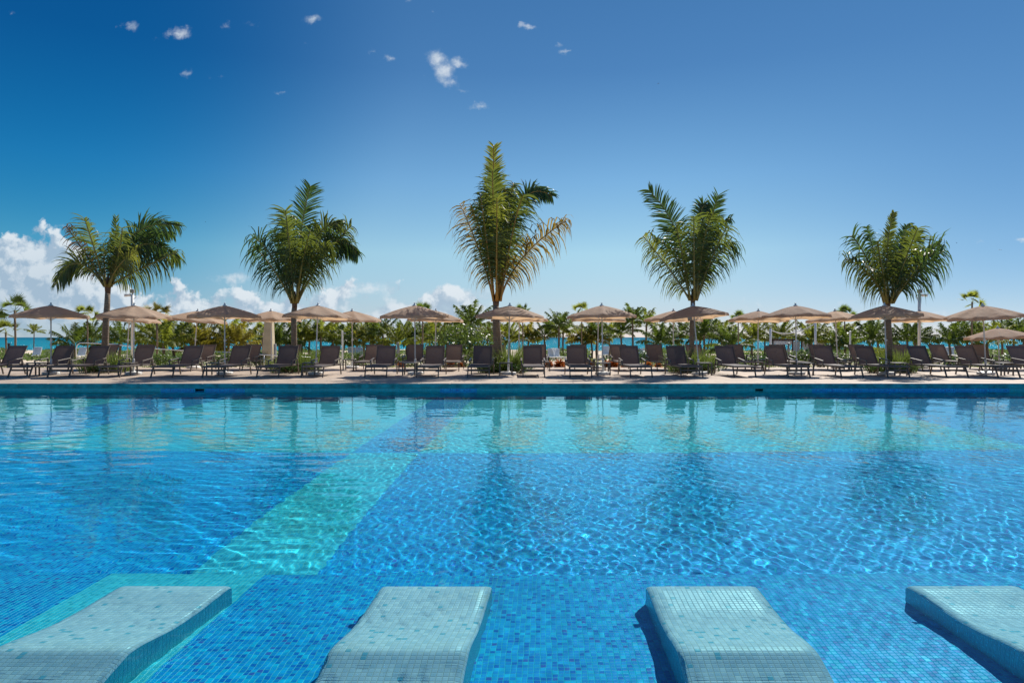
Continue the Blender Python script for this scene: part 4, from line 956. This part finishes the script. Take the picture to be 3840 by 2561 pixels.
# beige pylon
Ym = 31.; root = empty('stone_pylon', (PX(1010, Ym), Ym, .05)); tag(root, 'tapering beige pylon behind the fifth umbrella pole from the left', 'pylon')
m = MB(); w0, w1, H = .26, .17, 2.15
P0 = [(-w0-.05, -.2, 0), (w0-.05, -.2, 0), (w0-.05, .2, 0), (-w0-.05, .2, 0)]; P1 = [(-w1, -.14, H), (w1, -.14, H), (w1, .14, H), (-w1, .14, H)]
for i in range(4): j = (i+1) % 4; m.quad(P0[i], P0[j], P1[j], P1[i])
m.face(P1); m.build('shaft', M_BEIGE, root)
m = MB(); m.box((.30, -.12, .55), (.10, .12, 1.1), bev=.01); m.build('control_box', M_GREY, root)
m = MB(); m.box((-.02, 0, H+.03), (w1*2+.06, .36, .06), bev=.01); m.build('cap', M_BEIGE, root)
# bollard lights
def bollard(px, Yy, mat, label, H):
    zg = float(ground_z(np.array(PX(px, Yy)), np.array(Yy))) if Yy > BACK else DECK
    root = empty('bollard_light', (PX(px, Yy), Yy, zg)); tag(root, label, 'bollard light', 'bollard lights')
    m = MB(); m.tube([(0, 0, 0), (0, 0, H*.74)], .068, 14); m.build('post', mat, root, smooth=False)
    m = MB()
    for k in range(6): z = H*.76+k*H*.036; m.lathe([(.05, z), (.074, z+.004), (.074, z+.014), (.05, z+.018)], n=14)
    m.tube([(0, 0, H*.74), (0, 0, H*.97)], .035, 10); m.build('louvre_head', mat, root)
    m = MB(); m.lathe([(.078, H*.972), (.078, H*.985), (.05, H), (.01, H+.004)], n=14); m.build('cap', mat, root)
bollard(33, 28.2, M_DARK, 'black bollard light behind the first lounger at the left edge', 1.02)
bollard(269, 28.3, M_DARK, 'black capped bollard light between the second and third front loungers', 1.0)
bollard(1492, 33.5, M_GREY, 'grey louvred bollard light behind the ninth front lounger', 1.12)
bollard(2957, 33.5, M_GREY, 'grey louvred bollard light in front of the draped day bed', 1.12)
# shower posts
for px, lb in ((1284, 'thin white shower post between the sixth front umbrella and a back one'), (3188, 'thin white shower post between shrubs on the right')):
    Ym = 33.; root = empty('shower_post', (PX(px, Ym), Ym, .08)); tag(root, lb, 'shower post', 'white shower posts'); H = PZ(1243, Ym)-.08
    m = MB(); m.tube([(0, 0, 0), (0, 0, H)], .042, 10); m.lathe([(.05, H), (.05, H+.02), (.02, H+.035)], n=10); m.build('post', M_WHITE, root)
    sg = 1 if px < 2000 else -1
    m = MB(); m.tube([(0, 0, H-.10), (sg*.12, -.03, H-.08), (sg*.15, -.03, H-.10)], [.014, .014, .03], 8); m.build('shower_head', M_STEEL, root)
# handrail
rail = [(286, 1378), (286, 1310), (289, 1294), (300, 1286), (330, 1286), (430, 1291), (520, 1302), (600, 1309), (670, 1313), (760, 1318), (870, 1322), (980, 1330), (1164, 1340)]
Yr = 30.; m = MB(); x0 = PX(286, Yr); root = empty('handrail', (x0, Yr, .08)); tag(root, 'long white tubular handrail of the ramp behind the loungers on the left', 'handrail')
m.tube([(PX(a, Yr)-x0, 0, PZ(b, Yr)-.08) for a, b in rail], .022, 8); m.build('rail', M_STEEL, root, smooth=True)
for a, b in ((525, 1302), (760, 1318), (990, 1331), (1164, 1340)):
    m = MB(); m.tube([(PX(a, Yr)-x0, 0, -.1), (PX(a, Yr)-x0, 0, PZ(b, Yr)-.08)], .02, 8); m.build('post', M_STEEL, root, smooth=True)
# volleyball net
Yn = 45.; xa, xb = PX(2889, Yn), PX(3057, Yn); root = empty('volleyball_net', (xa, Yn, 0)); tag(root, 'volleyball net slung between two padded white posts on the beach', 'volleyball net')
W_ = xb-xa
for x_, ht in ((0, 2.05), (W_, 2.42)):
    m = MB(); m.tube([(x_, 0, -.3), (x_, 0, ht)], .065, 10); m.tube([(x_+.08, 0, -.2), (x_+.08, 0, ht-.05)], .012, 5); m.build('post', M_CLOTH, root, smooth=True)
m = MB(); pts = [(W_*f, 0, (1.95*(1-f)+2.38*f)-.85*4*.5*f*(1-f)*(1.15-.3*f)) for f in [i/16 for i in range(17)]]; m.tube(pts, .028, 6)
m.tube([(W_*f, .01, 2.0*(1-f)+2.38*f-1.0*4*.62*f*(1-f)) for f in [i/16 for i in range(17)]], .006, 4); m.build('top_tape', M_CLOTH, root)
# lifeguard tower
Yt = 96.; root = empty('lifeguard_tower', (PX(2682, Yt), Yt, -.75)); tag(root, 'dark wooden lifeguard tower on the beach seen between palm trunks', 'lifeguard tower')
for a, b in ((-1, -1), (1, -1), (-1, 1), (1, 1)): m = MB(); m.bar((a*1.0, b*1.0, 0), (a*.65, b*.65, 1.9), .12, .12); m.build('leg', M_WOOD, root)
m = MB()
m.bar((-.9, -.9, .6), (.8, -.8, 1.2), .08, .08); m.bar((.9, -.9, .6), (-.8, -.8, 1.2), .08, .08); m.build('cross_brace', M_WOOD, root)
m = MB(); m.box((0, 0, 1.93), (1.6, 1.6, .1)); m.box((0, -.75, 2.3), (1.5, .05, .5)); m.box((0, .75, 2.3), (1.5, .05, .5)); m.build('platform', M_WOOD, root)
m = MB()
for a, b in ((-1, -1), (1, -1), (-1, 1), (1, 1)): m.bar((a*.7, b*.7, 2.), (a*.7, b*.7, 3.4), .08, .08)
m.box((0, 0, 3.44), (1.9, 1.9, .08)); m.build('roof', M_WOOD, root)
m = MB(); m.bar((-1.7, -.9, 0), (-.6, -.8, 1.9), .07, .07)
for k in range(6): f = (k+.5)/6; m.box((-1.7+1.1*f-.15, -.9+.1*f, 1.9*f), (.5, .08, .05))
m.build('ladder', M_WOOD, root)
# draped day bed
Yd = 50.; root = empty('day_bed', (PX(2952, Yd), Yd, -.22)); tag(root, 'beach day bed of dark beams with white drapes behind the shrubs', 'day bed'); W2, H2 = 1.05, 1.42
m = MB()
for a in (-1, 1):
    for b in (0, 1.6): m.bar((a*W2, b, 0), (a*W2, b, H2), .09, .09)
for b in (0, 1.6): m.bar((-W2-.1, b, H2+.03), (W2+1.9, b, H2+.03-.0), .07, .08)
for a in (-1, -.33, .33, 1): m.bar((a*W2, -.1, H2+.10), (a*W2, 1.7, H2+.10), .07, .06)
m.bar((W2+1.8, 0, 0), (W2+1.8, 0, H2), .09, .09); m.build('frame', M_WOOD, root)
def drape(pts_):
    m = MB(); n_ = 18
    for i in range(n_):
        f0, f1 = i/n_, (i+1)/n_
        def Q(f): x_ = pts_[0]+(pts_[1]-pts_[0])*f; return x_, .04*math.sin(f*40), pts_[2]-.05, pts_[3]+pts_[4]*abs(2*f-1)
        a, b = Q(f0), Q(f1); m.quad((a[0], a[1], a[3]), (b[0], b[1], b[3]), (b[0], b[1], b[2]), (a[0], a[1], a[2]))
    m.build('drape', M_CLOTH, root, smooth=True)
drape((-W2, .35, H2+.1, 1.12, .05)); drape((.45, .95, H2, .25, .3)); drape((1.1, 1.9, H2, .45, .55)); drape((2.0, 2.75, H2, .5, .4))
m = MB(); m.box((0, .8, .3), (1.9, 1.5, .25), bev=.05); m.build('mattress', M_CLOTH, root)
# white beach loungers on the sand
def beach_lounger():
    root = empty('beach_lounger')
    m = MB(); P = [(-.28, -.75, .32), (.28, -.75, .32), (.28, .35, .32), (-.28, .35, .32)]; m.quad(*P); m.box((0, -.2, .31), (.58, 1.15, .035), bev=.01); m.build('seat', M_WHITE, root)
    m = MB(); rot = Matrix.Rotation(R(35), 3, 'X'); m.box((0, .52, .62), (.56, .04, .68), Matrix.Rotation(R(-32), 3, 'X'), bev=.015)
    for k in (-.18, 0, .18): m.box((k, .505, .61), (.10, .035, .55), Matrix.Rotation(R(-32), 3, 'X'))
    m.build('backrest', M_WHITE, root)
    for a in (-.24, .24):
        for b in (-.6, .3): m = MB(); m.box((a, b, .15), (.06, .06, .30)); m.build('leg', M_WHITE, root)
    return root
bl = beach_lounger(); first = True
for i, (px, py) in enumerate(((129, 1352), (297, 1352), (1318, 1362), (1352, 1352), (2066, 1354), (2081, 1345), (2098, 1355), (2265, 1345), (2400, 1342), (2416, 1342), (3566, 1338), (3582, 1340), (3720, 1345))):
    o = bl if first else copy_tree(bl); first = False
    Yy = 52. if px < 2300 else 56.; zg = float(ground_z(np.array(PX(px, Yy)), np.array(Yy))); o.location = (PX(px, Yy), Yy, zg+.0); o.scale = (1., 1., 1.05); o.rotation_euler = (0, 0, R(random.uniform(-30, 30)))
    tag(o, f'cream plastic beach lounger on the sand behind the terrace, {ORD[i]} from the left', 'beach lounger', 'cream plastic loungers on the sand')
# birds
def bird(px, py, Yy, rz, lb, s_):
    m = MB(); body = [(-.24, 0, .0, .008), (-.12, 0, .0, .035), (.02, 0, .01, .055), (.16, 0, .02, .04), (.22, 0, .03, .03), (.30, 0, .025, .004)]
    m.tube([b[:3] for b in body], [b[3] for b in body], 8)
    for sg in (-1, 1):
        w = [(0.10, 0, .03), (.16, sg*.26, .14), (.06, sg*.62, .04), (-.02, sg*.60, .03), (.02, sg*.26, .12), (-.06, 0, .02)]
        for dz in (0, -.012): m.face([(a, b, c+dz) for a, b, c in (w if dz == 0 else w[::-1])])
    m.face([(-.2, -.02, 0), (-.36, -.07, 0), (-.33, 0, 0), (-.36, .07, 0), (-.2, .02, 0)])
    o = m.build('bird', M_FEATH, None, smooth=False, loc=(PX(px, Yy), Yy, PZ(py, Yy))); o.rotation_euler = (R(8), R(-10), R(rz)); o.scale = (s_,)*3; tag(o, lb, 'bird', 'birds gliding in the sky')
bird(2467, 317, 140., 20, 'bird gliding high in the open blue sky right of the middle', .6)
bird(772, 833, 150., 200, 'tiny bird between the two palms on the left', .45)
bird(3586, 912, 150., 160, 'small bird just right of the palm at the right end', .5)
bird(3749, 938, 130., 70, 'small bird at the far right above the last umbrella', .55)
# one broken sheath hanging from the left palm is part of that palm; done
